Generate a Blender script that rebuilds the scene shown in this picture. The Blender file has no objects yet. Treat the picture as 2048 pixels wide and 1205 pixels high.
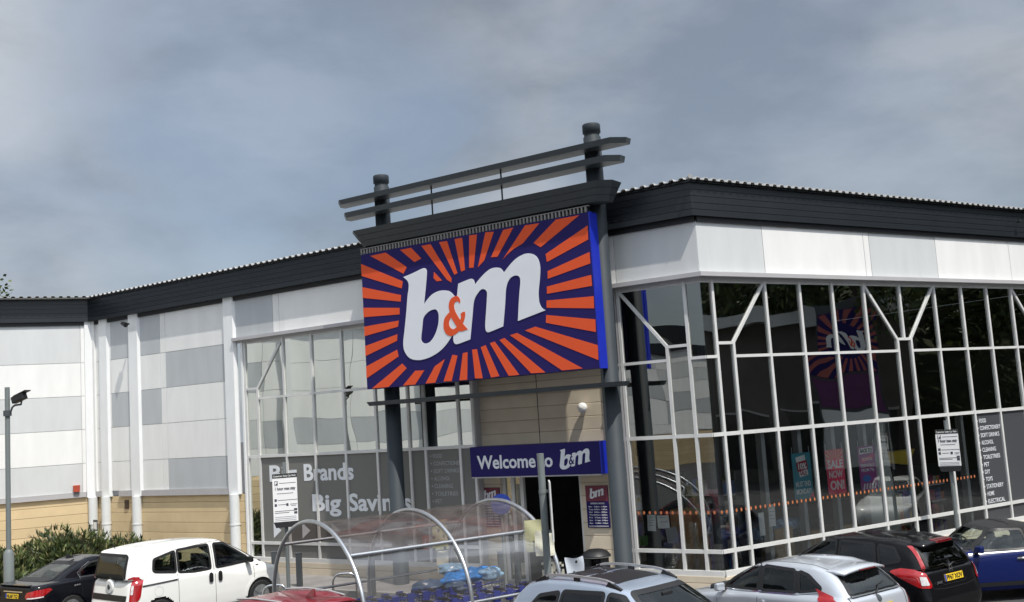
import bpy, bmesh, math, random
import numpy as np
from mathutils import Vector, Matrix
random.seed(7)
SC = bpy.context.scene
COL = SC.collection
PI = math.pi

# ------------------------------------------------------------------ camera
cam_d = bpy.data.cameras.new("camera")
cam = bpy.data.objects.new("camera", cam_d)
COL.objects.link(cam)
RGT = Vector((.997887, .007326, -.064552)); UPV = Vector((.064966, -.112527, .991523)); FWD = Vector((0, .993622, .112765))
mw = Matrix.Identity(4)
for i in range(3):
    mw[i][0] = RGT[i]; mw[i][1] = UPV[i]; mw[i][2] = -FWD[i]
mw[0][3], mw[1][3], mw[2][3] = 0, 0, 3.45
cam.matrix_world = mw
cam_d.sensor_fit = 'HORIZONTAL'; cam_d.sensor_width = 36; cam_d.lens = 36 * 2047.6 / 2048
cam_d.clip_start = .1; cam_d.clip_end = 3000
SC.camera = cam

# ------------------------------------------------------------------ sky, sun, exposure
SUN_AZ = math.radians(147)      # clockwise from +y
SUN_EL = math.radians(62)
sdir = Vector((math.sin(SUN_AZ) * math.cos(SUN_EL), math.cos(SUN_AZ) * math.cos(SUN_EL), math.sin(SUN_EL)))
w = bpy.data.worlds.new("World"); SC.world = w; w.use_nodes = True
nt = w.node_tree; N = nt.nodes; Lk = nt.links
for n in list(N): N.remove(n)
out = N.new('ShaderNodeOutputWorld'); bg = N.new('ShaderNodeBackground'); bg.inputs[1].default_value = .1
sky = N.new('ShaderNodeTexSky'); sky.sky_type = 'NISHITA'; sky.sun_disc = False
sky.sun_elevation = SUN_EL; sky.sun_rotation = SUN_AZ; sky.air_density = 1.0; sky.dust_density = 2.0
tc = N.new('ShaderNodeTexCoord')
def mth(op, a, b=None, c=None):
    m = N.new('ShaderNodeMath'); m.operation = op
    for i, v in enumerate((a, b, c)):
        if v is None: continue
        if isinstance(v, (int, float)): m.inputs[i].default_value = v
        else: Lk.new(v, m.inputs[i])
    return m.outputs[0]
mp = N.new('ShaderNodeMapping'); mp.inputs['Scale'].default_value = (1, 1, 2.1); mp.inputs['Location'].default_value = (.35, .2, .1)
Lk.new(tc.outputs['Generated'], mp.inputs[0])
n1 = N.new('ShaderNodeTexNoise'); n1.inputs['Scale'].default_value = 2.1; n1.inputs['Detail'].default_value = 7; n1.inputs['Roughness'].default_value = .52; n1.inputs['Distortion'].default_value = .35
n2 = N.new('ShaderNodeTexNoise'); n2.inputs['Scale'].default_value = 4.5; n2.inputs['Detail'].default_value = 10; n2.inputs['Roughness'].default_value = .55; n2.inputs['Distortion'].default_value = .15
Lk.new(mp.outputs[0], n1.inputs['Vector']); Lk.new(mp.outputs[0], n2.inputs['Vector'])
cov = N.new('ShaderNodeMapRange'); cov.interpolation_type = 'SMOOTHSTEP'
cov.inputs[1].default_value = .40; cov.inputs[2].default_value = .60; cov.inputs[3].default_value = .62; cov.inputs[4].default_value = 1
Lk.new(n1.outputs[0], cov.inputs[0])
# a clearer gap in the cloud high on the left
gd = N.new('ShaderNodeVectorMath'); gd.operation = 'DOT_PRODUCT'; gd.inputs[1].default_value = (-0.2039, 0.9276, 0.3131)
nrmv = N.new('ShaderNodeVectorMath'); nrmv.operation = 'NORMALIZE'; Lk.new(tc.outputs['Generated'], nrmv.inputs[0]); Lk.new(nrmv.outputs[0], gd.inputs[0])
gap = N.new('ShaderNodeMapRange'); gap.interpolation_type = 'SMOOTHSTEP'
gap.inputs[1].default_value = .972; gap.inputs[2].default_value = .998; gap.inputs[3].default_value = 0; gap.inputs[4].default_value = .5
Lk.new(mth('ADD', gd.outputs['Value'], mth('MULTIPLY', mth('SUBTRACT', n2.outputs[0], .5), .05)), gap.inputs[0])
cover = mth('MULTIPLY', cov.outputs[0], mth('SUBTRACT', 1.0, gap.outputs[0]))
# the cloud sheet is brighter towards the sun (behind the camera)
dt = N.new('ShaderNodeVectorMath'); dt.operation = 'DOT_PRODUCT'; dt.inputs[1].default_value = sdir
Lk.new(tc.outputs['Generated'], dt.inputs[0])
glow = N.new('ShaderNodeMapRange'); glow.interpolation_type = 'SMOOTHSTEP'
glow.inputs[1].default_value = .12; glow.inputs[2].default_value = 1; glow.inputs[3].default_value = 1; glow.inputs[4].default_value = 4.3
Lk.new(dt.outputs['Value'], glow.inputs[0])
# a paler bank of cloud low on the left
bd = N.new('ShaderNodeVectorMath'); bd.operation = 'DOT_PRODUCT'; bd.inputs[1].default_value = (-0.3766, 0.9002, 0.2185); Lk.new(nrmv.outputs[0], bd.inputs[0])
bank_ = N.new('ShaderNodeMapRange'); bank_.interpolation_type = 'SMOOTHSTEP'
bank_.inputs[1].default_value = .962; bank_.inputs[2].default_value = .998; bank_.inputs[3].default_value = 1; bank_.inputs[4].default_value = 1.22
Lk.new(mth('ADD', bd.outputs['Value'], mth('MULTIPLY', mth('SUBTRACT', n2.outputs[0], .5), .06)), bank_.inputs[0])
cr = N.new('ShaderNodeValToRGB')
cr.color_ramp.elements[0].position = .37; cr.color_ramp.elements[0].color = (.252, .282, .325, 1)
cr.color_ramp.elements[1].position = .62; cr.color_ramp.elements[1].color = (.40, .432, .475, 1)
Lk.new(n2.outputs[0], cr.inputs[0])
sc1 = N.new('ShaderNodeVectorMath'); sc1.operation = 'SCALE'
Lk.new(cr.outputs[0], sc1.inputs[0]); Lk.new(mth('MULTIPLY', mth('MULTIPLY', glow.outputs[0], 10.0), bank_.outputs[0]), sc1.inputs['Scale'])
mx = N.new('ShaderNodeMix'); mx.data_type = 'RGBA'
Lk.new(cover, mx.inputs['Factor']); Lk.new(sky.outputs[0], mx.inputs['A']); Lk.new(sc1.outputs[0], mx.inputs['B'])
Lk.new(mx.outputs['Result'], bg.inputs[0]); Lk.new(bg.outputs[0], out.inputs[0])

sd = bpy.data.lights.new("sun", 'SUN'); sd.energy = 4.3; sd.angle = math.radians(.6); sd.color = (1, .955, .88)
sun = bpy.data.objects.new("sun", sd); COL.objects.link(sun)
sun.rotation_euler = sdir.to_track_quat('Z', 'Y').to_euler()
SC.view_settings.view_transform = 'Standard'; SC.view_settings.look = 'None'
SC.view_settings.exposure = .16; SC.view_settings.gamma = 1

# ------------------------------------------------------------------ materials
def mat(name, col, rough=.6, metal=0, var=.08, vscale=3.0, bump=0, bscale=30, spec=.5, coat=0, streak=0, emit=0):
    m = bpy.data.materials.new(name); m.use_nodes = True
    t = m.node_tree; b = t.nodes['Principled BSDF']
    b.inputs['Roughness'].default_value = rough; b.inputs['Metallic'].default_value = metal
    b.inputs['Specular IOR Level'].default_value = spec
    if coat: b.inputs['Coat Weight'].default_value = coat; b.inputs['Coat Roughness'].default_value = .05
    g = t.nodes.new('ShaderNodeNewGeometry')
    nz = t.nodes.new('ShaderNodeTexNoise'); nz.inputs['Scale'].default_value = vscale; nz.inputs['Detail'].default_value = 5
    src = g.outputs['Position']
    if streak:
        mpp = t.nodes.new('ShaderNodeMapping'); mpp.inputs['Scale'].default_value = (streak, streak, 1)
        t.links.new(src, mpp.inputs[0]); src = mpp.outputs[0]
    t.links.new(src, nz.inputs['Vector'])
    r = t.nodes.new('ShaderNodeMapRange'); r.inputs[1].default_value = .3; r.inputs[2].default_value = .7
    r.inputs[3].default_value = 1 - var; r.inputs[4].default_value = 1 + var
    t.links.new(nz.outputs[0], r.inputs[0])
    s = t.nodes.new('ShaderNodeVectorMath'); s.operation = 'SCALE'; s.inputs[0].default_value = col[:3]
    t.links.new(r.outputs[0], s.inputs['Scale']); t.links.new(s.outputs[0], b.inputs['Base Color'])
    if bump:
        n3 = t.nodes.new('ShaderNodeTexNoise'); n3.inputs['Scale'].default_value = bscale; n3.inputs['Detail'].default_value = 4
        t.links.new(g.outputs['Position'], n3.inputs['Vector'])
        bp = t.nodes.new('ShaderNodeBump'); bp.inputs['Strength'].default_value = bump; bp.inputs['Distance'].default_value = .02
        t.links.new(n3.outputs[0], bp.inputs['Height']); t.links.new(bp.outputs[0], b.inputs['Normal'])
    if emit:
        b.inputs['Emission Color'].default_value = (*col[:3], 1); b.inputs['Emission Strength'].default_value = emit
    return m

def glass_mat(name, refl, tint, wav=0.0, wscale=.9, rough=.0, gcol=(1, 1, 1), grime=0, fk=1.0, gdirt=(.55, .54, .52)):
    m = bpy.data.materials.new(name); m.use_nodes = True
    t = m.node_tree
    for n in list(t.nodes): t.nodes.remove(n)
    o = t.nodes.new('ShaderNodeOutputMaterial'); mxs = t.nodes.new('ShaderNodeMixShader')
    tr = t.nodes.new('ShaderNodeBsdfTransparent'); tr.inputs[0].default_value = (*tint, 1)
    gl = t.nodes.new('ShaderNodeBsdfGlossy'); gl.inputs['Roughness'].default_value = rough; gl.inputs[0].default_value = (*gcol, 1)
    fr = t.nodes.new('ShaderNodeFresnel'); fr.inputs[0].default_value = 1.5
    ad = t.nodes.new('ShaderNodeMath'); ad.operation = 'MULTIPLY_ADD'; ad.use_clamp = True; ad.inputs[1].default_value = fk; ad.inputs[2].default_value = refl
    t.links.new(fr.outputs[0], ad.inputs[0]); t.links.new(ad.outputs[0], mxs.inputs[0])
    t.links.new(tr.outputs[0], mxs.inputs[1]); t.links.new(gl.outputs[0], mxs.inputs[2])
    last = mxs.outputs[0]
    g = t.nodes.new('ShaderNodeNewGeometry')
    if wav:
        oi = t.nodes.new('ShaderNodeObjectInfo')
        of = t.nodes.new('ShaderNodeVectorMath'); of.operation = 'SCALE'; of.inputs[0].default_value = (13, 7, 5)
        t.links.new(oi.outputs['Random'], of.inputs['Scale'])
        av = t.nodes.new('ShaderNodeVectorMath'); av.operation = 'ADD'
        t.links.new(g.outputs['Position'], av.inputs[0]); t.links.new(of.outputs[0], av.inputs[1])
        nz = t.nodes.new('ShaderNodeTexNoise'); nz.inputs['Scale'].default_value = wscale; nz.inputs['Detail'].default_value = .5
        t.links.new(av.outputs[0], nz.inputs['Vector'])
        bp = t.nodes.new('ShaderNodeBump'); bp.inputs['Strength'].default_value = 1; bp.inputs['Distance'].default_value = wav
        t.links.new(nz.outputs[0], bp.inputs['Height']); t.links.new(bp.outputs[0], gl.inputs['Normal'])
    if grime:
        df = t.nodes.new('ShaderNodeBsdfDiffuse'); df.inputs[0].default_value = (*gdirt, 1)
        n4 = t.nodes.new('ShaderNodeTexNoise'); n4.inputs['Scale'].default_value = 3.5; n4.inputs['Detail'].default_value = 6
        t.links.new(g.outputs['Position'], n4.inputs['Vector'])
        r = t.nodes.new('ShaderNodeMapRange'); r.inputs[1].default_value = .3; r.inputs[2].default_value = .75
        r.inputs[3].default_value = grime * .4; r.inputs[4].default_value = grime
        t.links.new(n4.outputs[0], r.inputs[0])
        m2 = t.nodes.new('ShaderNodeMixShader'); t.links.new(r.outputs[0], m2.inputs[0])
        t.links.new(last, m2.inputs[1]); t.links.new(df.outputs[0], m2.inputs[2]); last = m2.outputs[0]
    t.links.new(last, o.inputs[0])
    return m

def block_mat(name, col, course=.26, jcol=.62):
    """split-faced block wall laid in level courses with recessed bed joints"""
    m = mat(name, col, .85, var=.07, vscale=2.2)
    t = m.node_tree; b = t.nodes['Principled BSDF']
    g = t.nodes.new('ShaderNodeNewGeometry'); sx = t.nodes.new('ShaderNodeSeparateXYZ')
    t.links.new(g.outputs['Position'], sx.inputs[0])
    def M(op, a, b_=None):
        q = t.nodes.new('ShaderNodeMath'); q.operation = op
        for i, v in enumerate((a, b_)):
            if v is None: continue
            if isinstance(v, (int, float)): q.inputs[i].default_value = v
            else: t.links.new(v, q.inputs[i])
        return q.outputs[0]
    fr = M('FRACT', M('DIVIDE', sx.outputs[2], course))
    d = M('ABSOLUTE', M('SUBTRACT', fr, .5))            # .5 at a joint
    j = t.nodes.new('ShaderNodeMapRange'); j.inputs[1].default_value = .455; j.inputs[2].default_value = .48
    j.inputs[3].default_value = 0; j.inputs[4].default_value = 1
    t.links.new(d, j.inputs[0])
    old = b.inputs['Base Color'].links[0].from_socket
    cm = t.nodes.new('ShaderNodeMix'); cm.data_type = 'RGBA'
    cm.inputs['B'].default_value = (col[0] * jcol, col[1] * jcol * .95, col[2] * jcol * .9, 1)
    t.links.new(j.outputs[0], cm.inputs['Factor']); t.links.new(old, cm.inputs['A'])
    # each course a slightly different batch, and lime bloom in patches
    wn = t.nodes.new('ShaderNodeTexWhiteNoise'); wn.noise_dimensions = '1D'
    t.links.new(M('FLOOR', M('DIVIDE', sx.outputs[2], course)), wn.inputs['W'])
    rr = t.nodes.new('ShaderNodeMapRange'); rr.inputs[3].default_value = .94; rr.inputs[4].default_value = 1.05
    t.links.new(wn.outputs[0], rr.inputs[0])
    sc = t.nodes.new('ShaderNodeVectorMath'); sc.operation = 'SCALE'
    t.links.new(cm.outputs['Result'], sc.inputs[0]); t.links.new(rr.outputs[0], sc.inputs['Scale'])
    t.links.new(sc.outputs[0], b.inputs['Base Color'])
    nz = t.nodes.new('ShaderNodeTexNoise'); nz.inputs['Scale'].default_value = 45; nz.inputs['Detail'].default_value = 3
    t.links.new(g.outputs['Position'], nz.inputs['Vector'])
    hh = M('SUBTRACT', M('MULTIPLY', nz.outputs[0], .25), j.outputs[0])
    bp = t.nodes.new('ShaderNodeBump'); bp.inputs['Strength'].default_value = .6; bp.inputs['Distance'].default_value = .012
    t.links.new(hh, bp.inputs['Height']); t.links.new(bp.outputs[0], b.inputs['Normal'])
    return m

M_white = mat('white_cladding', (.76, .76, .745), .45, var=.045, vscale=.8, streak=4)
M_pale = mat('pale_grey_cladding', (.575, .59, .59), .45, var=.045, vscale=.8, streak=4)
M_mid = mat('mid_grey_cladding', (.45, .47, .485), .45, var=.05, vscale=.8, streak=4)
M_trim = mat('grey_trim', (.42, .41, .42), .45, var=.04)
M_pil = mat('white_pilaster', (.77, .78, .78), .45, var=.02, streak=2)
M_fascia = mat('slate_fascia', (.012, .015, .019), .36, var=.12, vscale=1.5)
M_black = mat('black_trim', (.012, .013, .015), .5)
M_roof = mat('pale_roof_sheet', (.36, .36, .355), .5, var=.06)
M_col = mat('column_paint', (.030, .038, .045), .6, var=.08, vscale=2, spec=.22)
M_steel = mat('painted_steel', (.050, .060, .067), .45, var=.06, vscale=2)
M_alu = mat('silver_frame', (.60, .60, .585), .4, var=.07, spec=.5)
M_blockA = block_mat('buff_block', (.60, .465, .275))
M_blockE = block_mat('cream_block', (.60, .52, .40), jcol=.72)
M_pipe = mat('white_pipe', (.66, .68, .68), .4, var=.03)
M_navy = mat('navy_vinyl', (.0185, .0135, .098), .55, var=.02, spec=.15)
M_orange = mat('orange_vinyl', (.70, .095, .033), .6, var=.02, spec=.12)
M_signw = mat('white_vinyl', (.70, .72, .76), .6, var=.015, spec=.15)
M_blue = mat('blue_return', (.006, .022, .42), .45, var=.04)
M_maroon = mat('maroon_vinyl', (.16, .022, .045), .5)
M_asph = mat('asphalt', (.055, .055, .056), .9, var=.25, vscale=1.3, bump=.4, bscale=120)
M_pave = mat('paving', (.24, .23, .22), .85, var=.15, vscale=2, bump=.2, bscale=60)
M_kerb = mat('kerb_stone', (.33, .32, .30), .85, var=.1)
M_spand = mat('grey_window_vinyl', (.165, .163, .153), .55, var=.03, vscale=1, spec=.22)
M_spandC = mat('dark_grey_window_vinyl', (.060, .062, .068), .5, var=.03, vscale=1, spec=.4)
M_let = mat('white_letter', (.68, .70, .73), .5, var=.01)
M_glassB = glass_mat('store_glass', .62, (.10, .105, .10), .018, .62, gcol=(.90, .93, .88))
M_glassC = glass_mat('store_glass_clear', .15, (.97, .985, .975), .010, .62, gcol=(.95, .98, .96))
M_glassU = glass_mat('store_glass_upper', .27, (.40, .42, .40), .022, .62, gcol=(.95, .98, .95))
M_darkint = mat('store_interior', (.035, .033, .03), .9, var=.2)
M_floor = mat('store_floor', (.16, .155, .15), .4, var=.1)
M_black2 = mat('black_plastic', (.010, .010, .011), .45)
M_rubber = mat('rubber_seal', (.008, .008, .009), .5)
M_chrome = mat('bright_metal', (.72, .72, .72), .18, 1, var=.03)
M_galv = mat('galvanised_tube', (.50, .52, .54), .33, .85, var=.08, vscale=8)
M_ggrey = mat('grey_post_paint', (.16, .18, .18), .5, var=.06)
M_dgrey = mat('dark_post_paint', (.055, .062, .068), .5, var=.08)
M_cabin = mat('dark_upholstery', (.018, .018, .02), .8)
M_cabin2 = mat('grey_upholstery', (.11, .11, .115), .8)
M_carglass = glass_mat('car_glass', .02, (.72, .78, .75), gcol=(.95, 1, .98))
M_carprivacy = glass_mat('car_privacy_glass', .03, (.24, .26, .27))
M_tyre = mat('tyre', (.014, .014, .014), .8)
M_rim = mat('alloy_rim', (.45, .46, .47), .3, .8)
M_red = mat('red_lens', (.33, .006, .008), .12, coat=1, var=.15, vscale=14)
M_redd = mat('deep_red_lens', (.13, .004, .006), .12, coat=1, var=.2, vscale=14)
M_clear = mat('clear_lens', (.62, .60, .60), .12, coat=1, var=.15, vscale=25)
M_yellow = mat('yellow_plate', (.74, .50, .025), .5, var=.03)
M_paper = mat('paper', (.72, .74, .72), .7)
def paint(name, col, metal=0, rough=.28):
    return mat(name, col, rough, metal, var=.02, vscale=2, coat=1, spec=.5)

# ------------------------------------------------------------------ object helpers
def tag(o, label=None, cat=None, group=None, kind=None):
    if label: o['label'] = label
    if cat: o['category'] = cat
    if group: o['group'] = group
    if kind: o['kind'] = kind
    return o

def thing(name, label, cat, loc=(0, 0, 0), rz=0, group=None):
    o = bpy.data.objects.new(name, None); COL.objects.link(o)
    o.empty_display_size = .2; o.location = loc; o.rotation_euler = (0, 0, rz)
    return tag(o, label, cat, group)

def rootof(o):
    while o.parent: o = o.parent
    return o

class MB:
    """collects faces; build() links them as ONE mesh object. fr = placement matrix of the local frame.
    world=True: coordinates are world positions, moved into the parent's frame on build."""
    def __init__(s, fr=None): s.v = []; s.f = []; s.m = []; s.fr = fr; s.mi = 0; s.sm = []; s.smooth = False
    def add(s, vs, fs, mi=None, smooth=None):
        b = len(s.v); mi = s.mi if mi is None else mi; smooth = s.smooth if smooth is None else smooth
        for p in vs:
            p = Vector(p); s.v.append(s.fr @ p if s.fr else p)
        for f in fs: s.f.append([b + i for i in f]); s.m.append(mi); s.sm.append(smooth)
        return s
    def box(s, x0, x1, y0, y1, z0, z1, mi=None):
        x0, x1 = sorted((x0, x1)); y0, y1 = sorted((y0, y1)); z0, z1 = sorted((z0, z1))
        vs = [(x, y, z) for z in (z0, z1) for y in (y0, y1) for x in (x0, x1)]
        return s.add(vs, [(0, 2, 3, 1), (4, 5, 7, 6), (0, 1, 5, 4), (2, 6, 7, 3), (0, 4, 6, 2), (1, 3, 7, 5)], mi)
    def hexa(s, pts, mi=None):   # 8 points, bottom loop then top loop
        return s.add(pts, [(3, 2, 1, 0), (4, 5, 6, 7), (0, 1, 5, 4), (1, 2, 6, 5), (2, 3, 7, 6), (3, 0, 4, 7)], mi)
    def obox(s, a, b, w, h, up=(0, 0, 1), mi=None):   # bar from a to b
        a = Vector(a); b = Vector(b); d = (b - a).normalized(); u = Vector(up)
        r = d.cross(u)
        if r.length < 1e-4: r = d.cross(Vector((1, 0, 0)))
        r.normalize(); u = r.cross(d)
        q = [(-w / 2, -h / 2), (w / 2, -h / 2), (w / 2, h / 2), (-w / 2, h / 2)]
        return s.hexa([a + r * x + u * y for x, y in q] + [b + r * x + u * y for x, y in q], mi)
    def tube(s, pts, r, n=10, mi=None, cap=True, smooth=True):
        pts = [Vector(p) for p in pts]; k = len(pts); rs = r if isinstance(r, (list, tuple)) else [r] * k
        vs = []; up = None
        for i, p in enumerate(pts):
            d = (pts[min(i + 1, k - 1)] - pts[max(i - 1, 0)]).normalized()
            if up is None:
                up = Vector((0, 0, 1)) if abs(d.z) < .9 else Vector((1, 0, 0))
            a = d.cross(up)
            if a.length < 1e-5: a = d.cross(Vector((0, 1, 0)))
            a.normalize(); b = a.cross(d); up = b
            for j in range(n):
                t = 2 * PI * j / n; vs.append(p + a * (math.cos(t) * rs[i]) + b * (math.sin(t) * rs[i]))
        fs = [(i * n + j, i * n + (j + 1) % n, (i + 1) * n + (j + 1) % n, (i + 1) * n + j) for i in range(k - 1) for j in range(n)]
        s.add(vs, fs, mi, smooth)
        if cap:
            c = len(vs) - n
            s.add(vs[:n], [tuple(range(n))], mi, False); s.add(vs[c:], [tuple(range(n - 1, -1, -1))], mi, False)
        return s
    def lathe(s, prof, c=(0, 0, 0), n=20, mi=None, smooth=True):   # prof (r, z)
        vs = []; k = len(prof)
        for r, z in prof:
            for j in range(n):
                t = 2 * PI * j / n; vs.append((c[0] + r * math.cos(t), c[1] + r * math.sin(t), c[2] + z))
        fs = [(i * n + j, i * n + (j + 1) % n, (i + 1) * n + (j + 1) % n, (i + 1) * n + j) for i in range(k - 1) for j in range(n)]
        return s.add(vs, fs, mi, smooth)
    def poly(s, pts, depth=0, mi=None):
        """flat polygon in local x,z at y = pts[..][1]; depth extrudes along +y"""
        n = len(pts)
        if not depth: return s.add(pts, [tuple(range(n))], mi)
        bk = [(p[0], p[1] + depth, p[2]) for p in pts]
        return s.add(list(pts) + bk, [tuple(range(n)), tuple(range(2 * n - 1, n - 1, -1))] + [(i, n + i, n + (i + 1) % n, (i + 1) % n) for i in range(n)], mi)
    def build(s, name, mats, parent=None, world=True, recalc=True, bevel=0):
        me = bpy.data.meshes.new(name)
        off = Vector((0, 0, 0))
        if parent is not None and world:
            rt = rootof(parent); off = Vector(rt.location)
        me.from_pydata([tuple(p - off) for p in s.v], [], s.f)
        if not isinstance(mats, (list, tuple)): mats = [mats]
        for m in mats: me.materials.append(m)
        me.polygons.foreach_set('material_index', s.m); me.polygons.foreach_set('use_smooth', s.sm)
        if recalc or bevel:
            bm = bmesh.new(); bm.from_mesh(me)
            if recalc: bmesh.ops.recalc_face_normals(bm, faces=bm.faces)
            bm.to_mesh(me); bm.free()
        me.update()
        o = bpy.data.objects.new(name, me); COL.objects.link(o)
        if bevel:
            md = o.modifiers.new('bevel', 'BEVEL'); md.width = bevel; md.segments = 2; md.limit_method = 'ANGLE'; md.angle_limit = math.radians(40)
        if parent is not None: o.parent = parent
        return o

def struct(o): o['kind'] = 'structure'; return o

def copy_tree(o, parent=None):
    c = o.copy(); COL.objects.link(c)
    if parent is not None: c.parent = parent
    for ch in list(o.children): copy_tree(ch, c)
    return c

# flat shapes with holes (letters) through curve filling
def shape_mesh(loops, depth=.004):
    cu = bpy.data.curves.new('shape', 'CURVE'); cu.dimensions = '2D'; cu.fill_mode = 'BOTH'; cu.extrude = depth / 2
    for lp in loops:
        sp = cu.splines.new('POLY'); sp.points.add(len(lp) - 1); sp.use_cyclic_u = True
        for p, q in zip(sp.points, lp): p.co = (q[0], q[1], 0, 1)
    o = bpy.data.objects.new('shape', cu); COL.objects.link(o)
    me = bpy.data.meshes.new_from_object(o.evaluated_get(bpy.context.evaluated_depsgraph_get()))
    vs = [tuple(v.co) for v in me.vertices]; fs = [tuple(p.vertices) for p in me.polygons]
    bpy.data.objects.remove(o); bpy.data.curves.remove(cu); bpy.data.meshes.remove(me)
    return vs, fs
def smooth_loop(lp, it=2):
    """Chaikin corner cutting that keeps sharp corners"""
    for _ in range(it):
        o = []; n = len(lp)
        for i in range(n):
            a = Vector(lp[i - 1]); b = Vector(lp[i]); c = Vector(lp[(i + 1) % n])
            d1 = (b - a); d2 = (c - b)
            ang = d1.angle(d2) if d1.length > 1e-6 and d2.length > 1e-6 else 0
            if ang > .95: o.append(tuple(b))
            else: o.append(tuple(b.lerp(a, .25))); o.append(tuple(b.lerp(c, .25)))
        lp = o
    return lp
_cap = None
def text_shape(s, bold=.0, depth=.004):
    cu = bpy.data.curves.new('txt', 'FONT'); cu.body = s; cu.size = 1; cu.extrude = depth / 2; cu.offset = bold; cu.resolution_u = 3
    o = bpy.data.objects.new('txt', cu); COL.objects.link(o)
    me = bpy.data.meshes.new_from_object(o.evaluated_get(bpy.context.evaluated_depsgraph_get()))
    vs = [tuple(v.co) for v in me.vertices]; fs = [tuple(p.vertices) for p in me.polygons]
    bpy.data.objects.remove(o); bpy.data.curves.remove(cu); bpy.data.meshes.remove(me)
    return vs, fs
def text(mb, s, x0, x1, z, h, y, bold=0.0, mi=None, left=False):
    """adds lettering to a builder: cap height h, baseline z, spanning x0..x1 at depth y (facing -y)"""
    global _cap
    if _cap is None:
        v, _ = text_shape('H'); _cap = max(p[1] for p in v)
    v, f = text_shape(s, bold)
    if not v: return
    a = min(p[0] for p in v); b = max(p[0] for p in v); k = h / _cap
    kx = k if left else (x1 - x0) / max(b - a, 1e-6)
    mb.add([(x0 + (p[0] - a) * kx, y - p[2], z + p[1] * k) for p in v], f, mi, False)
def put(mb, vf, x, z, k, y, mi=None, kx=None):
    v, f = vf; kx = kx or k
    mb.add([(x + p[0] * kx, y - p[2], z + p[1] * k) for p in v], f, mi, False)
# ------------------------------------------------------------------ facade frames: x right along the wall, y into the wall, z up
K = Vector((3.481, 18.769, 0)); nB = Vector((-.555, -.8318, 0)).normalized(); nC = Vector((.539, -.8423, 0)).normalized()
nA = Vector((.4297, -.9029, 0)).normalized()
dBr = Vector((-nB.y, nB.x, 0)); dCr = Vector((-nC.y, nC.x, 0)); dAr = Vector((-nA.y, nA.x, 0))
def frame(o, xd, n):
    m = Matrix.Identity(4)
    for i in range(3): m[i][0] = xd[i]; m[i][1] = -n[i]; m[i][2] = (0, 0, 1)[i]; m[i][3] = o[i]
    return m
FB = frame(K, dBr, nB); FC = frame(K, dCr, nC)
JP = K - dBr * 18.6
FA = frame(JP, dAr, nA)
# mitre of two offset planes at the convex corner K (x in B frame, x in C frame)
cBC = nB.dot(nC)
def mitre(oB, oC):
    be = (oC - cBC * oB) / (1 - cBC * cBC); al = oB - be * cBC
    P = nB * al + nC * be
    return P.dot(dBr), P.dot(dCr)
cAB = nA.dot(nB)
def mitreJ(oA, oB):
    be = (oB - cAB * oA) / (1 - cAB * cAB); al = oA - be * cAB
    P = nA * al + nB * be
    return P.dot(dAr), P.dot(dBr) - 18.6
ZR = 7.55; ZF = 6.93; ZH = 5.75; ZT1 = 4.32; ZBR = 4.57; ZT2 = 2.9; ZT3 = .815; ZS = .45

# ------------------------------------------------------------------ ground
g = MB(); g.add([(-400, -300, 0), (400, -300, 0), (400, 500, 0), (-400, 500, 0)], [(0, 1, 2, 3)])
struct(g.build('ground', M_asph))
pv = MB()
def wpt(fr, x, y, z): return fr @ Vector((x, y, z))
path_in = [wpt(FA, -30, .3, .11), wpt(FA, 0, .3, .11), wpt(FB, 0, .3, .11), wpt(FC, 20, .3, .11)]
a1 = mitreJ(1.4, 1.5)[0]; b1 = mitre(1.5, .8)
path_out = [wpt(FA, -30, -1.4, .11), wpt(FA, a1, -1.4, .11), wpt(FB, b1[0], -1.5, .11), wpt(FC, 20, -.8, .11)]
for i in range(3): pv.add([path_in[i], path_out[i], path_out[i + 1], path_in[i + 1]], [(0, 1, 2, 3)])
struct(pv.build('pavement', M_pave))
kb = MB()
a2 = mitreJ(1.52, 1.62)[0]; b2 = mitre(1.62, .92)
ko = [wpt(FA, -30, -1.52, .12), wpt(FA, a2, -1.52, .12), wpt(FB, b2[0], -1.62, .12), wpt(FC, 20, -.92, .12)]
for i in range(3):
    p, q, r, s_ = path_out[i], ko[i], ko[i + 1], path_out[i + 1]
    dz = Vector((0, 0, .12))
    lo = [Vector((v.x, v.y, -.02)) for v in (p, q, r, s_)]; hi = [Vector((v.x, v.y, .122)) for v in (p, q, r, s_)]
    kb.hexa(lo + hi)
struct(kb.build('kerb', M_kerb))

# ------------------------------------------------------------------ the store
store = thing('retail_store', 'pale clad retail store with slate fascia, glazed corner and block plinth', 'store', (K.x, K.y, 0))

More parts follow.
